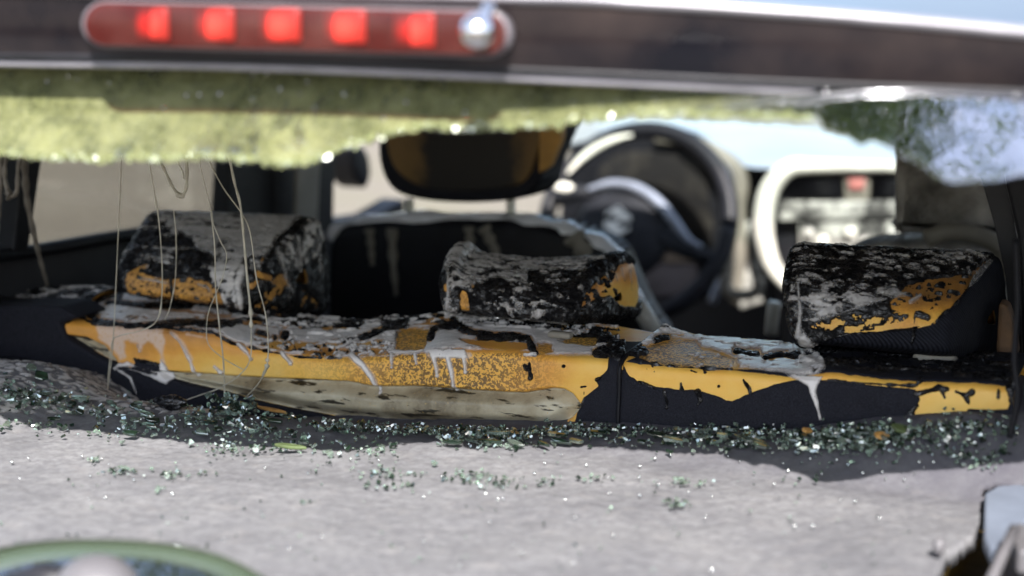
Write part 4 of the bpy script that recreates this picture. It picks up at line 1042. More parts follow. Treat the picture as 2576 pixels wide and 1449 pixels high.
mesh_np('spoiler_panel', G.reshape(-1, 3), grid_faces(nr, 120), M_PAINT, car)
# roof skin behind the lip, and bright lip
G = []
prof = [(0.0, 0.0), (-0.004, 0.002), (-0.0055, 0.0045), (-0.004, 0.007), (0.0, 0.0085), (0.006, 0.0088), (0.02, 0.0075), (0.025, 0.006)]
for dy, dz in prof: G.append(lipC+np.array([0, dy, dz]))
mesh_np('roof_lip', np.array(G).reshape(-1, 3), grid_faces(len(G), 120), M_TRIM, car)
G = []
for k in range(14):
    s = k/13; q = lipC.copy(); q[:, 1] += 0.022+s*(1.0-q[:, 1]*1.0-0.022); q[:, 2] += 0.0065-0.0000*s
    q[:, 2] = q[:, 2]*(1-s)+(1.305+0.0*q[:, 2]-0.03*(q[:, 0]**2))*s; G.append(q)
G = np.array(G)
G[..., 2] = np.minimum(G[..., 2], CAM[2]-0.004+0*G[..., 2])
rf = mesh_np('roof_skin', G.reshape(-1, 3), grid_faces(14, 120), M_ROOF, car)
# roof closing slab so that the cabin is shaded, with headliner under it
rbox('roof_panel', (0.06, 0.37, 1.262), (1.76, 1.30, 0.02), 0.008, M_ROOF, car)
rbox('headliner', (0.03, 0.38, 1.240), (1.64, 1.26, 0.012), 0.004, M_LINER, car)
# rubber strip under the spoiler
tube('spoiler_seal', lowC+np.array([0, .002, -.001]), 0.0032, M_DARK, car, 8)
tube('spoiler_seal', lowC+np.array([0, .006, -.007]), 0.0028, M_TRIM, car, 8)
# brake light
def lens_outline(x0, x1, yt0, yt1, yb0, yb1, r, n=14, dY=-0.02):
    pts = []
    # rounded stadium between traced ends
    for (cx, cyt, cyb, a0) in ((x1, yt1, yb1, -90), (x0, yt0, yb0, 90)):
        cy = (cyt+cyb)/2; ry = (cyb-cyt)/2
        for k in range(n+1):
            a = R(a0+180*k/n); pts.append((cx+math.cos(a)*r, cy+math.sin(a)*ry))
    out = []
    for p in pts:
        q = aty(p[0], p[1], -0.44)
        for _ in range(8): q = aty(p[0], p[1], lipY(q[0])-0.012+dY)
        out.append(q)
    return out
M_BEZ = m_plain('bezel_plastic', (0.11, 0.10, 0.11), .4, 0, .2, 20, .1)
bl_ = empty('brake_light', (0, 0, 0)); bl_.parent = car
bez = lens_outline(262, 1222, 0, 22, 120, 146, 62, dY=-0.002)
prism('bezel', bez, (0, 0.010, 0), M_BEZ, bl_, 0.003, 2, True)
hous = lens_outline(266, 1216, 8, 32, 112, 136, 50, dY=-0.0045)
prism('housing', hous, (0, 0.004, 0), M_HOUSING, bl_)
ln = lens_outline(264, 1218, 6, 30, 114, 138, 53, dY=-0.0095)
prism('lens', ln, (0, 0.0025, 0), M_LENS, bl_, 0.001, 2, True)
ledbm = bmesh.new(); add_rbox(ledbm, (0, 0, 0), (0.033, 0.006, 0.024), 0.0028)
led0 = bm_obj('lamp', ledbm, M_LED, bl_)
for k, (lx, ly) in enumerate(((377, 60), (540, 62), (705, 64), (868, 68), (1040, 76))):
    o = led0 if k == 0 else led0.copy()
    if k: col.objects.link(o)
    q = aty(lx, ly, -0.47)
    for _ in range(8): q = aty(lx, ly, lipY(q[0])-0.012-0.0038)
    o.location = q; o.rotation_euler = (0, R(1.0), R(12*q[0]))
q = aty(1200, 78, -0.5)
bm = bmesh.new(); bmesh.ops.create_uvsphere(bm, u_segments=28, v_segments=18, radius=0.0118)
noz = bm_obj('washer_nozzle', bm, M_CHROME, bl_); noz.location = q
tube('nozzle_stem', [q, q+np.array([0.0, 0.02, 0.016])], 0.005, M_CHROME, noz if False else bl_, 14)

# ---- hanging crazed rear window ---------------------------------------------------
Eg = [(-900, 380), (0, 385), (110, 400), (180, 396), (250, 406), (330, 398), (400, 402), (470, 396), (550, 397), (640, 406), (680, 416), (750, 411), (820, 396), (860, 372), (950, 346), (1020, 326), (1080, 317), (1160, 326), (1300, 321), (1400, 316), (1500, 300), (1600, 289), (1700, 290), (1900, 296), (2056, 299), (2070, 325), (2120, 345), (2160, 360), (2200, 362), (2240, 378), (2262, 398), (2300, 402), (2325, 425), (2350, 450), (2400, 460), (2450, 462), (2500, 456), (2576, 442), (2700, 450), (3300, 470)]
nx, ny = 1700, 330
gx = np.linspace(-0.70, 0.82, nx); gt = np.linspace(-0.02, 0.150, ny)
lowX = lowC[:, 0]; TILT = R(38)
zl = np.interp(gx, lowX, lowC[:, 2]); yl = lipY(gx)+goff(gx)
XX, TT = np.meshgrid(gx, gt)
YY = yl[None, :]-TT*math.sin(TILT); ZZ = zl[None, :]+0.004-TT*math.cos(TILT)
P = np.stack([XX, YY, ZZ], -1).reshape(-1, 3); pp = proj(P)
lim = np.interp(pp[:, 0], [e[0] for e in Eg], [e[1] for e in Eg])
# scalloped edge of little cells
cell = vnoise(P*240, 5)*12+vnoise(P*80, 6)*18-14
keepv = pp[:, 1] < lim+cell*np.where(pp[:, 0] < 2300, 1, .4)
crz = 1-sstep((pp[:, 0]-1500)/650)
nz_ = fbm(P, 28, 4, 44)
crz = np.clip(crz*(0.92+0.2*nz_)+0.10*(lim-pp[:, 1] < 18), 0, 1)
P[:, 1] += 0.0006*fbm(P, 180, 3, 12)*crz
F = grid_faces(ny, nx)
kf = F[keepv[F].all(1)]
used = np.unique(kf); rm = np.full(len(P), -1, np.int64); rm[used] = np.arange(len(used))
win = mesh_np('rear_window', P[used], rm[kf], M_WINDOW, car, {'crazed': crz[used]})
win['label'] = "crazed remains of the rear window hanging under the brake light"
# granular rim: loose cells along the broken edge
bm = bmesh.new(); rr_ = random.Random(3)
for k in range(520):
    x = rr_.uniform(-20, 2040); y = np.interp(x, [e[0] for e in Eg], [e[1] for e in Eg])+rr_.gauss(-3, 3)
    # solve for the point on the sheet
    q = aty(x, y, -0.5)
    for _ in range(10):
        zz = np.interp(q[0], lowX, lowC[:, 2])+0.004; tcur = (zz-q[2])/math.cos(TILT)
        q = aty(x, y, lipY(q[0])+float(goff(q[0]))-tcur*math.sin(TILT))
    V, F_ = crumb(k % 40, 5); s = rr_.uniform(.0018, .0040)
    Mx = Matrix.Translation(Vector(q)) @ Matrix.Rotation(rr_.uniform(0, 6), 4, 'Y') @ Matrix.Rotation(1.0, 4, 'X') @ Matrix.Scale(s, 4)
    b = [bm.verts.new(Mx @ Vector(v)) for v in V]
    for f in F_: bm.faces.new([b[i] for i in f])
RIM = m_glass("rim_glass", (0.6, 0.75, 0.5), 0.12, 0.08, (0.24, 0.26, 0.12), 0.75)
o = bm_obj('rim_crumbs', bm, RIM, win, False); o['kind'] = 'stuff'

# lower remnant of the rear window with wiper cap (bottom left)
def arc_pts(E, Z0, n=60):
    return [atz(x, y, Z0) for x, y in spline(E, n)]
A1 = spline([(-140, 1420), (0, 1378), (120, 1360), (260, 1356), (400, 1364), (520, 1386), (600, 1415), (690, 1470), (760, 1540)], 70)
def wpt(x, y, dd=0.0):  # the remnant leans back from the boot lid: a plane 0.28 m in front of the shelf edge
    d = ray(x, y); n_ = np.array([0, -0.62, 0.78]); p0 = np.array([0.0, -0.60-dd*0.6, ZS+0.028])
    return CAM+d*((p0-CAM)@n_/(d@n_))
bm = bmesh.new(); top = [bm.verts.new(wpt(*p)) for p in A1]; cen = np.array([300, 1700]); inn = [bm.verts.new(wpt(*(np.array(p)*0.86+cen*0.14))) for p in A1]
for i in range(len(A1)-1): bm.faces.new((top[i], top[i+1], inn[i+1], inn[i]))
RIMG = m_glass("pale_green_glass_edge", (0.6, 0.78, 0.62), 0.06, 0.15, (0.06, 0.078, 0.05), 0.7)
lw = bm_obj('rear_window', bm, RIMG, car, True); lw['label'] = "rounded lower remnant of the rear window around the wiper mount"
sol = lw.modifiers.new('t', 'SOLIDIFY'); sol.thickness = 0.004
bm = bmesh.new(); inn = [bm.verts.new(wpt(*(np.array(p)*0.86+cen*0.14), 0.004)) for p in A1]; low = [bm.verts.new(wpt(p[0]*.2+cen[0]*.8, p[1]*.2+cen[1]*.8, 0.004)) for p in A1]
for i in range(len(A1)-1): bm.faces.new((inn[i], inn[i+1], low[i+1], low[i]))
t = Mat("black_window_print")
M_FRIT = t.fin(t.shmix(0.30, t.bsdf((0.008, 0.010, 0.010), 0.3), t.glossy((0.9, 0.95, 1), 0.04, t.bump(t.noise(16, 3), 0.5, 0.004))))
bm_obj('window_print', bm, M_FRIT, lw)
bm = bmesh.new(); bmesh.ops.create_uvsphere(bm, u_segments=32, v_segments=20, radius=1.0)
bmesh.ops.scale(bm, vec=(.030, .026, .022), verts=bm.verts)
o = bm_obj('wiper_cap', bm, M_WHITE, car); o.location = wpt(245, 1475, .03)
o = tube('wiper_arm', [wpt(180, 1470, .03), wpt(100, 1452, .03), wpt(20, 1470, .03)], [.012, .010, .008], M_DARK, car, 12)

# bottom right: metal pillar flange, stay and trim
pl = [(2478, 1240), (2510, 1222), (2600, 1215), (2600, 1290), (2560, 1330), (2525, 1365), (2492, 1385), (2476, 1350)]
prism('pillar_flange', [atz(x, y, ZS+.012) for x, y in pl], (0, 0, -.012), M_METAL, car, .002)
pl = [(2560, 1310), (2600, 1325), (2620, 1390), (2560, 1382), (2545, 1350)]
prism('latch_cover', [atz(x, y, ZS+.020) for x, y in pl], (0, 0, -.02), M_WHITE, car, .003)
tube('gas_strut', [atz(2552, 1330, ZS+.03), atz(2520, 1400, ZS+.02), atz(2450, 1560, ZS+.0)], 0.0042, M_WHITE, car, 14)
S_ = spline([(2230, 1232), (2330, 1228), (2380, 1240), (2425, 1262), (2448, 1300), (2440, 1345), (2400, 1385), (2368, 1420), (2355, 1480)], 40)
bm = bmesh.new(); bmesh.ops.create_uvsphere(bm, u_segments=20, v_segments=14, radius=.007); bmesh.ops.scale(bm, vec=(.7, .7, 1.0), verts=bm.verts)
o = bm_obj('shelf_stud', bm, M_WHITE, shelf); o.location = atz(2362, 1375, ZS+.012)
rbox('boot_side', (0.62, -0.42, 0.60), (0.34, 0.80, 0.44), 0.02, M_BLACK, car)
rbox('boot_floor', (0, -0.40, 0.35), (1.3, 0.9, 0.03), 0.01, M_BLACK, car)
rbox('tailgate_lower', (0, -0.98, 0.62), (1.4, 0.06, 0.36), 0.02, M_PAINT, car)

# ---- cabin sides ---------------------------------------------------------------
XL = -0.72
def sidepoly(name, pts, mat, thick=0.03, X=XL, parent=car, bev=.004):
    return prism(name, [atx(x, y, X) for x, y in pts], (-thick, 0, 0), mat, parent, bev)
# door below the belt line
bel = [(-600, 700), (0, 640), (70, 633), (150, 620), (320, 590), (590, 548), (700, 532), (840, 556), (950, 540), (1020, 500), (1020, 1500), (-600, 2200)]
sidepoly('rear_door', bel, M_DOOR, .05)
S_ = [atx(x, y, XL+.004) for x, y in spline([(-200, 668), (0, 643), (70, 635), (150, 622), (320, 592), (590, 550), (700, 534)], 30)]
tube('door_belt_moulding', S_, .009, M_BLACK, car, 10)
# C pillar (slanting), B pillar, beige pillar trim, front frame
sidepoly('rear_pillar', [(62, 360), (118, 360), (104, 420), (72, 640), (32, 650), (44, 560)], M_BLACK, .03, XL+.012)
sidepoly('center_pillar', [(585, 330), (692, 330), (690, 700), (560, 700)], M_BLACK, .03, XL+.012)
sidepoly('pillar_trim', [(688, 330), (752, 330), (738, 700), (686, 700)], M_DOOR, .03, XL+.014)
sidepoly('seat_belt', [(752, 330), (812, 330), (790, 800), (735, 800)], M_BEIGE, .006, XL+.05)
sidepoly('front_door_frame', [(808, 330), (850, 330), (842, 470), (838, 700), (795, 700)], M_BLACK, .03, XL+.03)
sidepoly('side_rail', [(-900, 60), (1500, 60), (1500, 290), (-900, 290)], M_LINER, .03)
q = [(100, 340), (592, 340), (588, 560), (330, 600), (70, 645), (78, 600)]
g_ = sidepoly('side_window', q, M_SOOTGLASS, .004, XL-.02, bev=0)
g_['label'] = "soot-filmed rear side window"
g_ = sidepoly('quarter_window', [(-300, 340), (75, 340), (40, 655), (-300, 720)], M_SOOTGLASS, .004, XL-.02, bev=0)
# door mirror and pale outer scene seen through front window
mr = sidepoly('door_mirror', [(888, 372), (915, 362), (932, 390), (938, 440), (925, 478), (905, 460), (892, 420)], M_DARK, .06, XL-.10, bev=.01)
# right side: body side, added unseen pillar and belt
prism('sun_block_pillar', [(0.80, -0.35, 1.30), (0.80, 0.30, 1.30), (0.80, 0.34, 0.90), (0.80, -0.35, 0.90)], (0.14, 0, 0), M_DARK, car, .006)  # unseen pillar, added and widened to keep sun off the bench
rbox('right_body_side', (0.80, 0.55, 0.62), (0.05, 2.4, 0.62), 0.02, M_DOOR, car)
rbox('left_body_side', (-0.80, -0.25, 0.62), (0.05, 1.0, 0.44), 0.02, M_DOOR, car)
pr = [(2500, 380), (2700, 380), (2700, 900), (2590, 760), (2560, 640), (2530, 540), (2490, 470), (2478, 440)]
prism('right_belt', [aty(x, y, .30) for x, y in [(2470, 300), (2520, 300), (2545, 520), (2575, 700), (2580, 900), (2545, 900), (2530, 700), (2500, 560), (2462, 430)]], (0, .004, 0), M_DARK, car, .001)
prism('right_pillar', [aty(x, y, .26) for x, y in [(2505, 300), (2800, 300), (2800, 1000), (2572, 1000), (2568, 820), (2560, 600), (2530, 470)]], (0, .05, 0), M_BLACK, car, .004)
prism('seat_edge_padding', [aty(x, y, .16) for x, y in [(2505, 880), (2512, 760), (2535, 770), (2552, 830), (2560, 900), (2510, 905)]], (0, .03, 0), M_TAN, car, .004)
# a thin twisted cord hanging at the right edge
tube('loose_cable', [aty(x, y, -.05) for x, y in spline([(2556, 600), (2560, 760), (2552, 900), (2560, 1000), (2540, 1100)], 30)], .003, M_BLACK, car, 8)
# floor, bulkhead, windscreen
rbox('cabin_floor', (0, 1.2, 0.25), (1.5, 2.6, 0.04), 0.01, M_BLACK, car)
rbox('rear_seat_cushion', (0, .38, .58), (1.25, .42, .14), 0.04, M_CLOTH, car)

M_SHEEN = m_plain('seat_edge_sheen', (0.72, 0.72, 0.74), 0.16, 0.0, 0.2, 30, 0.8, coat=1.0, bd=.006)  # pale glossy colour painting the windscreen's sheen on the seat edge
# ---- front seats ---------------------------------------------------------------
Yd = 0.62
def slab(name, outline_px, Y, depth, mat, parent, bev=.02, lean=0.0):
    pts = [aty(x, y, Y) for x, y in outline_px]
    pts = [p+np.array([0, 0, 0]) for p in pts]
    return prism(name, pts, (0, depth, 0), mat, parent, bev, 4, True)
fs = empty('front_seat'); fs.parent = car; fs['label'] = "driver's front seat, black with foam runs down its back"
out = [tuple(p) for p in spline([(815, 1300), (818, 800), (822, 640), (838, 590), (870, 566), (950, 556), (1100, 552), (1240, 552), (1330, 560), (1420, 580), (1490, 606), (1535, 640), (1562, 700), (1610, 800), (1660, 900), (1700, 1300)], 46)]
slab('backrest', out, Yd, .10, M_BLACK, fs, .016)
rim_ = spline([(835, 592), (870, 566), (950, 554), (1100, 550), (1240, 550), (1330, 558), (1420, 578), (1490, 604), (1535, 638), (1565, 700), (1620, 800), (1650, 870)], 50)
sheenV = [aty(x, y+5, Yd+.02) for x, y in rim_]  # rim added to paint the white sheen along the seat's top edge
o = tube('extinguisher_foam', sheenV, [.012+.005*math.sin(i*.9)*math.sin(i*.37)+(.004 if i > 26 else 0) for i in range(50)], M_SHEEN, None, 12); thing(o, "pale rim painting the sheen along the shoulder of the driver's seat", 'foam', None, 'stuff')  # not foam: pale rim that paints the seat edge sheen
for pts, r0, r1, nm_ in (([(928, 575), (932, 620), (936, 668)], .012, .006, "short foam run, leftmost on the back of the driver's seat"), ([(985, 575), (988, 660), (996, 745)], .014, .005, "longest foam run down the back of the driver's seat"),
                     ([(1178, 570), (1182, 610), (1186, 650)], .012, .008, "foam run right of the middle of the driver's seat back"), ([(1215, 570), (1235, 610), (1255, 650)], .016, .008, "slanting foam run just left of the shoulder sheen on the driver's seat"), ([(1440, 590), (1470, 640), (1480, 700)], .026, .012, "wide foam run on the right shoulder of the driver's seat")):
    S_ = spline(pts, 16); V3 = [aty(x, y, Yd-.002) for x, y in S_]
    o = tube('foam_run', V3, np.linspace(r0, r1, 16)*.62*(1+.25*np.sin(np.arange(16)*1.3)), M_GREYCHAR, None, 10)
    o.data.materials.clear(); o.data.materials.append(M_BEIGE)
    for v in o.data.vertices: v.co.y = Yd+(v.co.y-Yd)*0.35
    thing(o, nm_, 'foam')
hd = [tuple(p) for p in spline([(948, 330), (940, 250), (1000, 210), (1180, 205), (1370, 215), (1420, 260), (1395, 340), (1362, 420), (1350, 470), (1310, 500), (1200, 512), (1080, 508), (1000, 490), (962, 450), (946, 390), (948, 330)], 44)][:-1]
h_ = slab('headrest', hd, Yd+.02, .10, M_CLOTH, fs, .014); h_['label'] = "driver's headrest with burnt-through centre"
hy = [tuple(p) for p in spline([(968, 340), (968, 260), (1050, 230), (1320, 235), (1368, 300), (1345, 400), (1330, 440), (1290, 470), (1180, 482), (1080, 476), (1020, 450), (985, 410), (968, 340)], 36)][:-1]
t = Mat("scorched_headrest_face")
sx = t.node('ShaderNodeSeparateXYZ'); t.l.new(t.co, sx.inputs[0])
nn = t.noise(24, 5, .6)
cxm = aty(1170, 350, Yd)
f1 = t.math('ABSOLUTE', t.math('SUBTRACT', sx.outputs[0], float(cxm[0])))
f2 = t.math('ADD', f1, t.math('MULTIPLY', nn, .06))
cc = t.ramp(f2, [(0.098, (0.006, 0.004, 0.003)), (0.120, (0.13, 0.075, 0.02)), (0.15, (0.17, 0.10, 0.03))])
M_HFACE = t.fin(t.bsdf(cc, .6))
slab('padding', hy, Yd+.014, .01, M_HFACE, h_, .003)
ww = [(1356, 290), (1414, 290), (1410, 350), (1380, 420), (1354, 436)]
slab('padding', ww, Yd+.008, .02, m_plain("orange_padding", (0.40, 0.22, 0.05), .6), h_, .003)
for x in (1030, 1285):
    tube('headrest_post', [aty(x, 500, Yd+.06), aty(x, 560, Yd+.06)], .007, M_CREAM, fs, 12)
ps = empty('front_seat'); ps.parent = car; ps['label'] = "front passenger seat burnt to grey padding"
P_ = [tuple(p) for p in spline([(2248, 560), (2250, 380), (2270, 280), (2440, 270), (2480, 330), (2500, 450), (2540, 560), (2548, 600), (2470, 590), (2380, 592), (2300, 590), (2252, 580), (2248, 560)], 36)][:-1]
slab('headrest', P_, Yd+.02, .10, M_GREYCHAR, ps, .012)
P_ = [tuple(p) for p in spline([(2060, 1100), (2080, 720), (2110, 640), (2200, 610), (2300, 612), (2450, 618), (2560, 640), (2620, 720), (2640, 1100)], 30)]
slab('backrest', P_, Yd+.02, .10, M_GREYCHAR, ps, .014)
tube('backrest_rim', [aty(x, y, Yd+.0) for x, y in spline([(2330, 600), (2380, 585), (2440, 588), (2500, 610), (2530, 650), (2545, 700)], 24)], .012, M_BEIGE, ps, 10)
for x in (2345, 2465):
    tube('headrest_post', [aty(x, 570, Yd+.06), aty(x+8, 640, Yd+.06)], .014, M_BLACK, ps, 12)

# ---- steering wheel ---------------------------------------------------------------
YW = 1.40
wc = aty(1600, 560, YW); WT = R(24)
wrot = Matrix.Rotation(R(0), 3, 'Z') @ Matrix.Rotation(-WT, 3, 'X')
sw = empty('steering_wheel'); sw.parent = car; sw['label'] = "soot-stained three-spoke steering wheel with a metal S emblem"
def wp(x, z, y=0.0): return np.array(wc)+np.array(wrot @ Vector((x, y, z)))
RW = 0.182
tube('rim', [wp(RW*math.cos(a), RW*math.sin(a)*1.02) for a in np.linspace(0, 2*PI, 73)], .0165, M_WHEEL, sw, 16)
# pale inlays on the rim
for a0, a1, r_ in ((100, 150, .014),):
    tube('rim_inlay', [wp((RW-.010)*math.cos(R(a)), (RW-.010)*math.sin(R(a)), -.012) for a in np.linspace(a0, a1, 24)], [.003+.005*math.sin(PI*i/23) for i in range(24)], M_CREAM, sw, 10)
bm = bmesh.new(); bmesh.ops.create_uvsphere(bm, u_segments=40, v_segments=24, radius=1.0); bmesh.ops.scale(bm, vec=(.097, .034, .094), verts=bm.verts)
hub = bm_obj('hub', bm, M_HUB, sw); hub.location = wp(-.022, -.022, .0); hub.rotation_euler = wrot.to_euler()
tube('spoke', [wp(*p) for p in ((-.165, .040, -.01), (-.12, .052, -.01), (-.08, .050, -.01))], [.020, .014, .014], M_HUB, sw, 12)
tube('spoke', [wp(*p) for p in ((.05, -.02, .0), (.11, -.05, .0), (.168, -.060, .0))], [.024, .016, .014], M_HUB, sw, 12)
tube('spoke', [wp(*p) for p in ((-.01, -.08, .0), (0, -.13, .0), (.0, -.175, .0))], [.035, .026, .024], M_HUB, sw, 12)
tube('spoke_trim', [wp(p[0], p[1], -.030) for p in spline([(-.095, .052), (-.05, .066), (.0, .060), (.045, .036), (.085, -.002), (.118, -.036), (.142, -.046)], 40)], [.0045+.006*math.sin(PI*min(1, i/36)) for i in range(40)], M_SPOKE, sw, 10)
bm = bmesh.new(); bmesh.ops.create_uvsphere(bm, u_segments=16, v_segments=10, radius=1.0); bmesh.ops.scale(bm, vec=(.022, .010, .011), verts=bm.verts)
o = bm_obj('thumb_grip', bm, M_CREAM, sw); o.location = wp(-.148, .055, -.022)
# emblem: an angular S of two hooked bars
def em(pts): return [wp(-.024+x*.00105, -.010+z*.00105, -.040) for x, z in pts]
S1 = [(-2, 30), (24, 10), (24, 2), (-4, -2), (16, -14), (24, -8), (24, -14), (2, -30), (-24, -10), (-24, -2), (4, 2), (-16, 14), (-24, 8), (-24, 14)]
prism('emblem', em(S1), np.array(wrot @ Vector((0, .006, 0))), M_EMBLEM, sw, .0006)
# instrument binnacle
bn = empty('dashboard'); bn.parent = car; bn['label'] = "dashboard whitened by dried foam"
YD = 1.62
o = slab('binnacle', [tuple(p) for p in spline([(1380, 760), (1420, 420), (1480, 352), (1600, 320), (1720, 340), (1790, 400), (1820, 520), (1810, 760)], 30)], YD, .10, M_BLACK, bn, .02)
nc_ = aty(1680, 500, YD-.004)
t = Mat("sooted_instruments"); nn = t.noise(22, 6, .7); cc = t.ramp(nn, [(.45, (0.008, .007, .007)), (.6, (.022, .019, .016)), (.75, (.07, .062, .05))]); M_INST = t.fin(t.bsdf(cc, .4))
slab('instrument_cluster', [tuple(p) for p in spline([(1500, 560), (1510, 420), (1600, 380), (1740, 400), (1780, 480), (1790, 640), (1700, 660), (1560, 640), (1500, 560)], 26)][:-1], YD-.006, .006, M_INST, bn, .002)
# dash top sheet (slopes up to the windscreen), suds coated
dt = [(1430, 330), (1600, 300), (1700, 296), (2270, 330), (2400, 380)]
A_ = [aty(1300, 420, YD), aty(1500, 350, YD), aty(1760, 372, YD), aty(1860, 415, YD-.02), aty(1960, 425, YD-.06), aty(2260, 428, YD-.06), aty(2600, 440, YD-.02), aty(3000, 460, YD)]
B_ = [aty(1200, 298, 2.15), aty(1480, 294, 2.15), aty(1700, 296, 2.15), aty(1850, 302, 2.15), aty(1960, 312, 2.15), aty(2260, 342, 2.15), aty(2600, 360, 2.15), aty(3000, 380, 2.15)]
A_, B_ = spline(A_, 80), spline(B_, 80)
G = np.array([A_*(1-s)+B_*s+np.array([0, 0, .012*math.sin(PI*s)]) for s in np.linspace(0, 1, 20)])
mesh_np('dash_top', G.reshape(-1, 3), grid_faces(20, 80), M_DASHTOP, bn)
# lip sweeping from the binnacle down to the console
tube('dash_lip', [aty(x, y, YD-.02) for x, y in spline([(1650, 350), (1740, 355), (1800, 385), (1850, 425), (1862, 470), (1856, 530), (1862, 640), (1850, 760)], 40)], [.010+.008*math.sin(PI*i/39) for i in range(40)], M_BEIGE, bn, 12)
tube('dash_lip', [aty(x, y, YD-.05) for x, y in spline([(1720, 330), (1780, 380), (1830, 440), (1845, 540), (1830, 660), (1790, 760)], 40)], .008, M_SPOKE, bn, 12)
# centre console: face, bright arch, vents, radio
slab('console_face', [(1925, 440), (1990, 420), (2600, 440), (2600, 1300), (2050, 1300), (1960, 760), (1925, 600)], YD-.03, .08, M_DARK, bn, .008)
tube('console_trim', [aty(x, y, YD-.07) for x, y in spline([(2260, 420), (2060, 418), (1990, 422), (1945, 462), (1924, 520), (1922, 590), (1940, 660), (1975, 710), (2010, 740)], 50)], [.010+.010*math.sin(PI*min(1, i/49)) for i in range(50)], M_CREAM, bn, 14)
for k, (x0, x1) in enumerate(((1985, 2118), (2192, 2262))):
    v = slab('air_vent', [(x0+8, 452), (x1-4, 450), (x1, 500), (x0, 498)], YD-.055, .02, M_BLACK, bn, .003)
    for j in range(4):
        y = 458+j*10; slab('slat', [(x0+8, y), (x1-4, y), (x1-4, y+3), (x0+8, y+3)], YD-.062, .01, M_BLACK, v, 0)
slab('vent_divider', [(2122, 446), (2188, 446), (2184, 505), (2124, 505)], YD-.06, .02, M_BEIGE, bn, .003)
slab('hazard_button', [(2132, 450), (2176, 450), (2172, 478), (2136, 478)], YD-.068, .01, M_RED, bn, .003)
slab('radio_trim', [(1960, 508), (2262, 506), (2262, 548), (1960, 556)], YD-.065, .02, M_SUDSY, bn, .004)
slab('radio', [(2008, 556), (2262, 552), (2262, 640), (2012, 660)], YD-.055, .02, M_SUDSY, bn, .004)
for k in range(7):
    bm = bmesh.new(); bmesh.ops.create_uvsphere(bm, u_segments=12, v_segments=8, radius=.012)
    o = bm_obj('radio_knob', bm, M_CREAM if k % 2 else M_SUDSY, bn); o.location = aty(2035+k*35, 585+(k % 3)*22, YD-.06)
slab('console_side', [(1835, 560), (1905, 560), (1925, 760), (1860, 780)], YD-.02, .03, M_SUDSY, bn, .006)
tube('console_bezel', [aty(x, y, YD-.2) for x, y in spline([(1838, 600), (1825, 680), (1832, 730), (1860, 742), (1900, 735), (1912, 700)], 24)], .011, M_BEIGE, bn, 10)
tube('handbrake_trim', [aty(x, y, .7) for x, y in ((1940, 840), (1945, 780), (1950, 760))], .009, M_CREAM, car, 10)
tube('seat_side_lever', [aty(x, y, .5) for x, y in ((1600, 760), (1625, 800), (1650, 840))], .012, M_CREAM, car, 10)
# lower dash mass & bulkhead
rbox('bulkhead', (0, 2.2, 0.55), (1.5, 0.06, 0.85), .01, M_BLACK, car)
# windscreen and its frame
ws = [(-.62, 1.18, 1.24), (.62, 1.18, 1.24), (.68, 2.18, .93), (-.68, 2.18, .93)]
bm = bmesh.new(); bm.faces.new([bm.verts.new(v) for v in ws]); wsc = bm_obj('windscreen', bm, M_SCREEN, car, False)
for s in (-1, 1): tube('windscreen_pillar', [(s*.66, 1.15, 1.25), (s*.74, 2.2, .92)], .03, M_BLACK, car, 10)
rbox('bonnet', (0, 2.75, .86), (1.4, 1.1, .05), .03, M_ROOF, car)

# ---- mirror beads added on the glass for sun glints -----------------------------------
rr_ = random.Random(11); bm = bmesh.new()
for k in range(46):
    x = rr_.uniform(20, 2560); y = np.interp(x, [0, 2576], [150, 240])+abs(rr_.gauss(0, 70))
    lim_ = np.interp(x, [e[0] for e in Eg], [e[1] for e in Eg])
    if y > lim_-10: y = lim_-rr_.uniform(10, 80)
    q = aty(x, y, -0.5)
    for _ in range(10):
        zz = np.interp(q[0], lowX, lowC[:, 2])+0.004; tcur = (zz-q[2])/math.cos(TILT)
        q = aty(x, y, lipY(q[0])+float(goff(q[0]))-.001-tcur*math.sin(TILT))
    bmesh.ops.create_icosphere(bm, subdivisions=2, radius=rr_.uniform(.0009, .0018), matrix=Matrix.Translation(Vector(q)))
M_GLINT = m_plain("window_glint_bead", (0.5, 0.5, 0.5), .12, 1.0, .05, 10, 0.0)
o = bm_obj('glint_beads', bm, M_GLINT); thing(o, "tiny mirror beads added for sun sparkle on the crazed rear window", 'glint', None, 'stuff')

bm = bmesh.new()  # small mirror beads added on the shelf for white sun glints
for k in range(75):
    q = atsh(rr_.uniform(0, 2350), rr_.choice((rr_.uniform(1140, 1440), rr_.uniform(1150, 1260))), 0.0)
    bmesh.ops.create_icosphere(bm, subdivisions=3, radius=rr_.uniform(.0007, .0015), matrix=Matrix.Translation(Vector(q)))
M_BEAD = m_plain("shelf_glint_bead", (0.85, 0.88, 0.85), .2, 1.0, .05, 10, 0.0)
o = bm_obj('glint_beads', bm, M_BEAD); thing(o, "tiny mirror beads added as glints on the sunlit parcel shelf", 'glint', None, 'stuff')
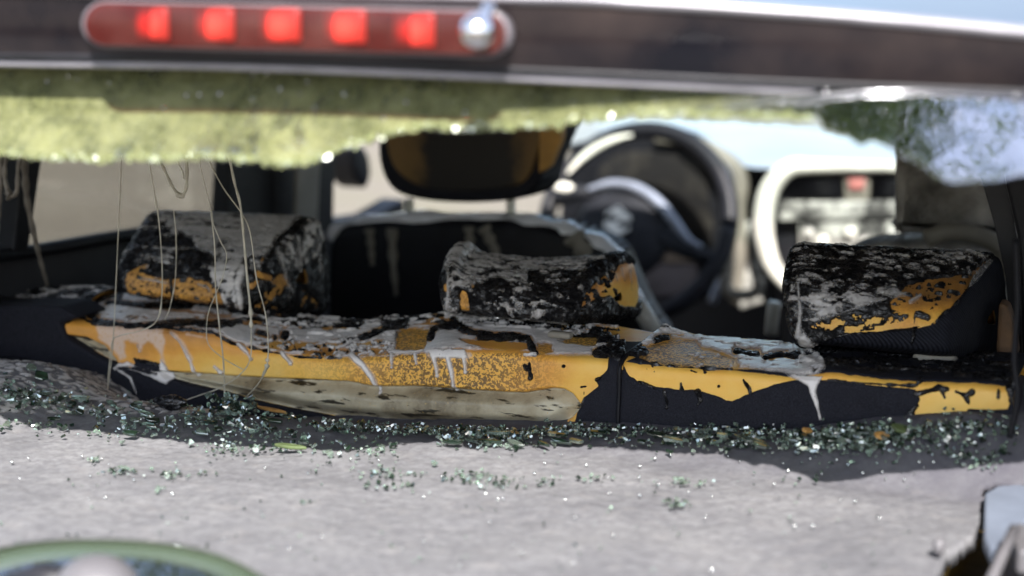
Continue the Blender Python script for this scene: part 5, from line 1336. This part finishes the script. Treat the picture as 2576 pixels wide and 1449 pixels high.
# ---- trees behind the camera whose crowns mirror in the glass --------------------------
def tree(cx, cy, cz, rx, ry, rz, n, seed, label, base=(0, 0)):
    r_ = np.random.default_rng(seed)
    e = empty('broadleaf_tree', (cx, cy, 0))
    thing(e, label, 'tree')
    bx, by = base
    V3 = [(bx, by, -.1), (bx+.1, by+.1, cz*.3), (bx*.8, by*.8-.1, cz*.6), (.1, .0, cz)]
    tube('trunk', spline(V3, 14), np.linspace(.28, .10, 14), M_BARK, e, 12)
    ncl = 46; cc_ = r_.normal(size=(ncl, 3)); cc_ /= np.linalg.norm(cc_, axis=1)[:, None]; cc_ *= r_.uniform(.25, 1.0, (ncl, 1))**.5
    for k in range(9):
        b = cc_[k]*np.array([rx, ry, rz])*.85+np.array([0, 0, cz])
        tube('limb', spline([(bx*.7, by*.7, cz*.68), tuple(b*.5+np.array([bx*.2, by*.2, cz*.42])), tuple(b)], 8), np.linspace(.09, .02, 8), M_BARK, e, 6)
    cid = r_.integers(0, ncl, n)
    c = cc_[cid]*np.array([rx, ry, rz])+r_.normal(size=(n, 3))*0.42
    a = r_.normal(size=(n, 3)); a /= np.linalg.norm(a, axis=1)[:, None]; b = np.cross(a, r_.normal(size=(n, 3))); b /= np.linalg.norm(b, axis=1)[:, None]
    s = r_.uniform(.05, .12, (n, 1))
    V = np.stack([c-a*s, c+b*s*.45, c+a*s, c-b*s*.45], 1).reshape(-1, 3)+np.array([0, 0, cz])
    w_ = V+np.array([cx, cy, 0])
    F = np.arange(4*n).reshape(n, 4)
    # keep the sun's path to the car clear
    rel = w_.reshape(n, 4, 3).mean(1)-np.array([0, -.3, 1.0]); tt_ = rel@SUN; dist = np.linalg.norm(rel-tt_[:, None]*SUN, axis=1)
    F = F[dist > 1.9]
    o = mesh_np('crown', V, F, M_TREELEAF, e, None, False); o['kind'] = 'stuff'
tree(-4.6, -4.2, 7.4, 3.2, 2.8, 2.6, 9500, 3, "tall leafy tree standing behind the camera to the left of the car")
tree(1.3, -2.9, 7.4, 2.0, 1.7, 1.2, 7000, 4, "smaller leafy tree behind the camera, mirrored at the right of the rear window", (-3.8, 1.2))
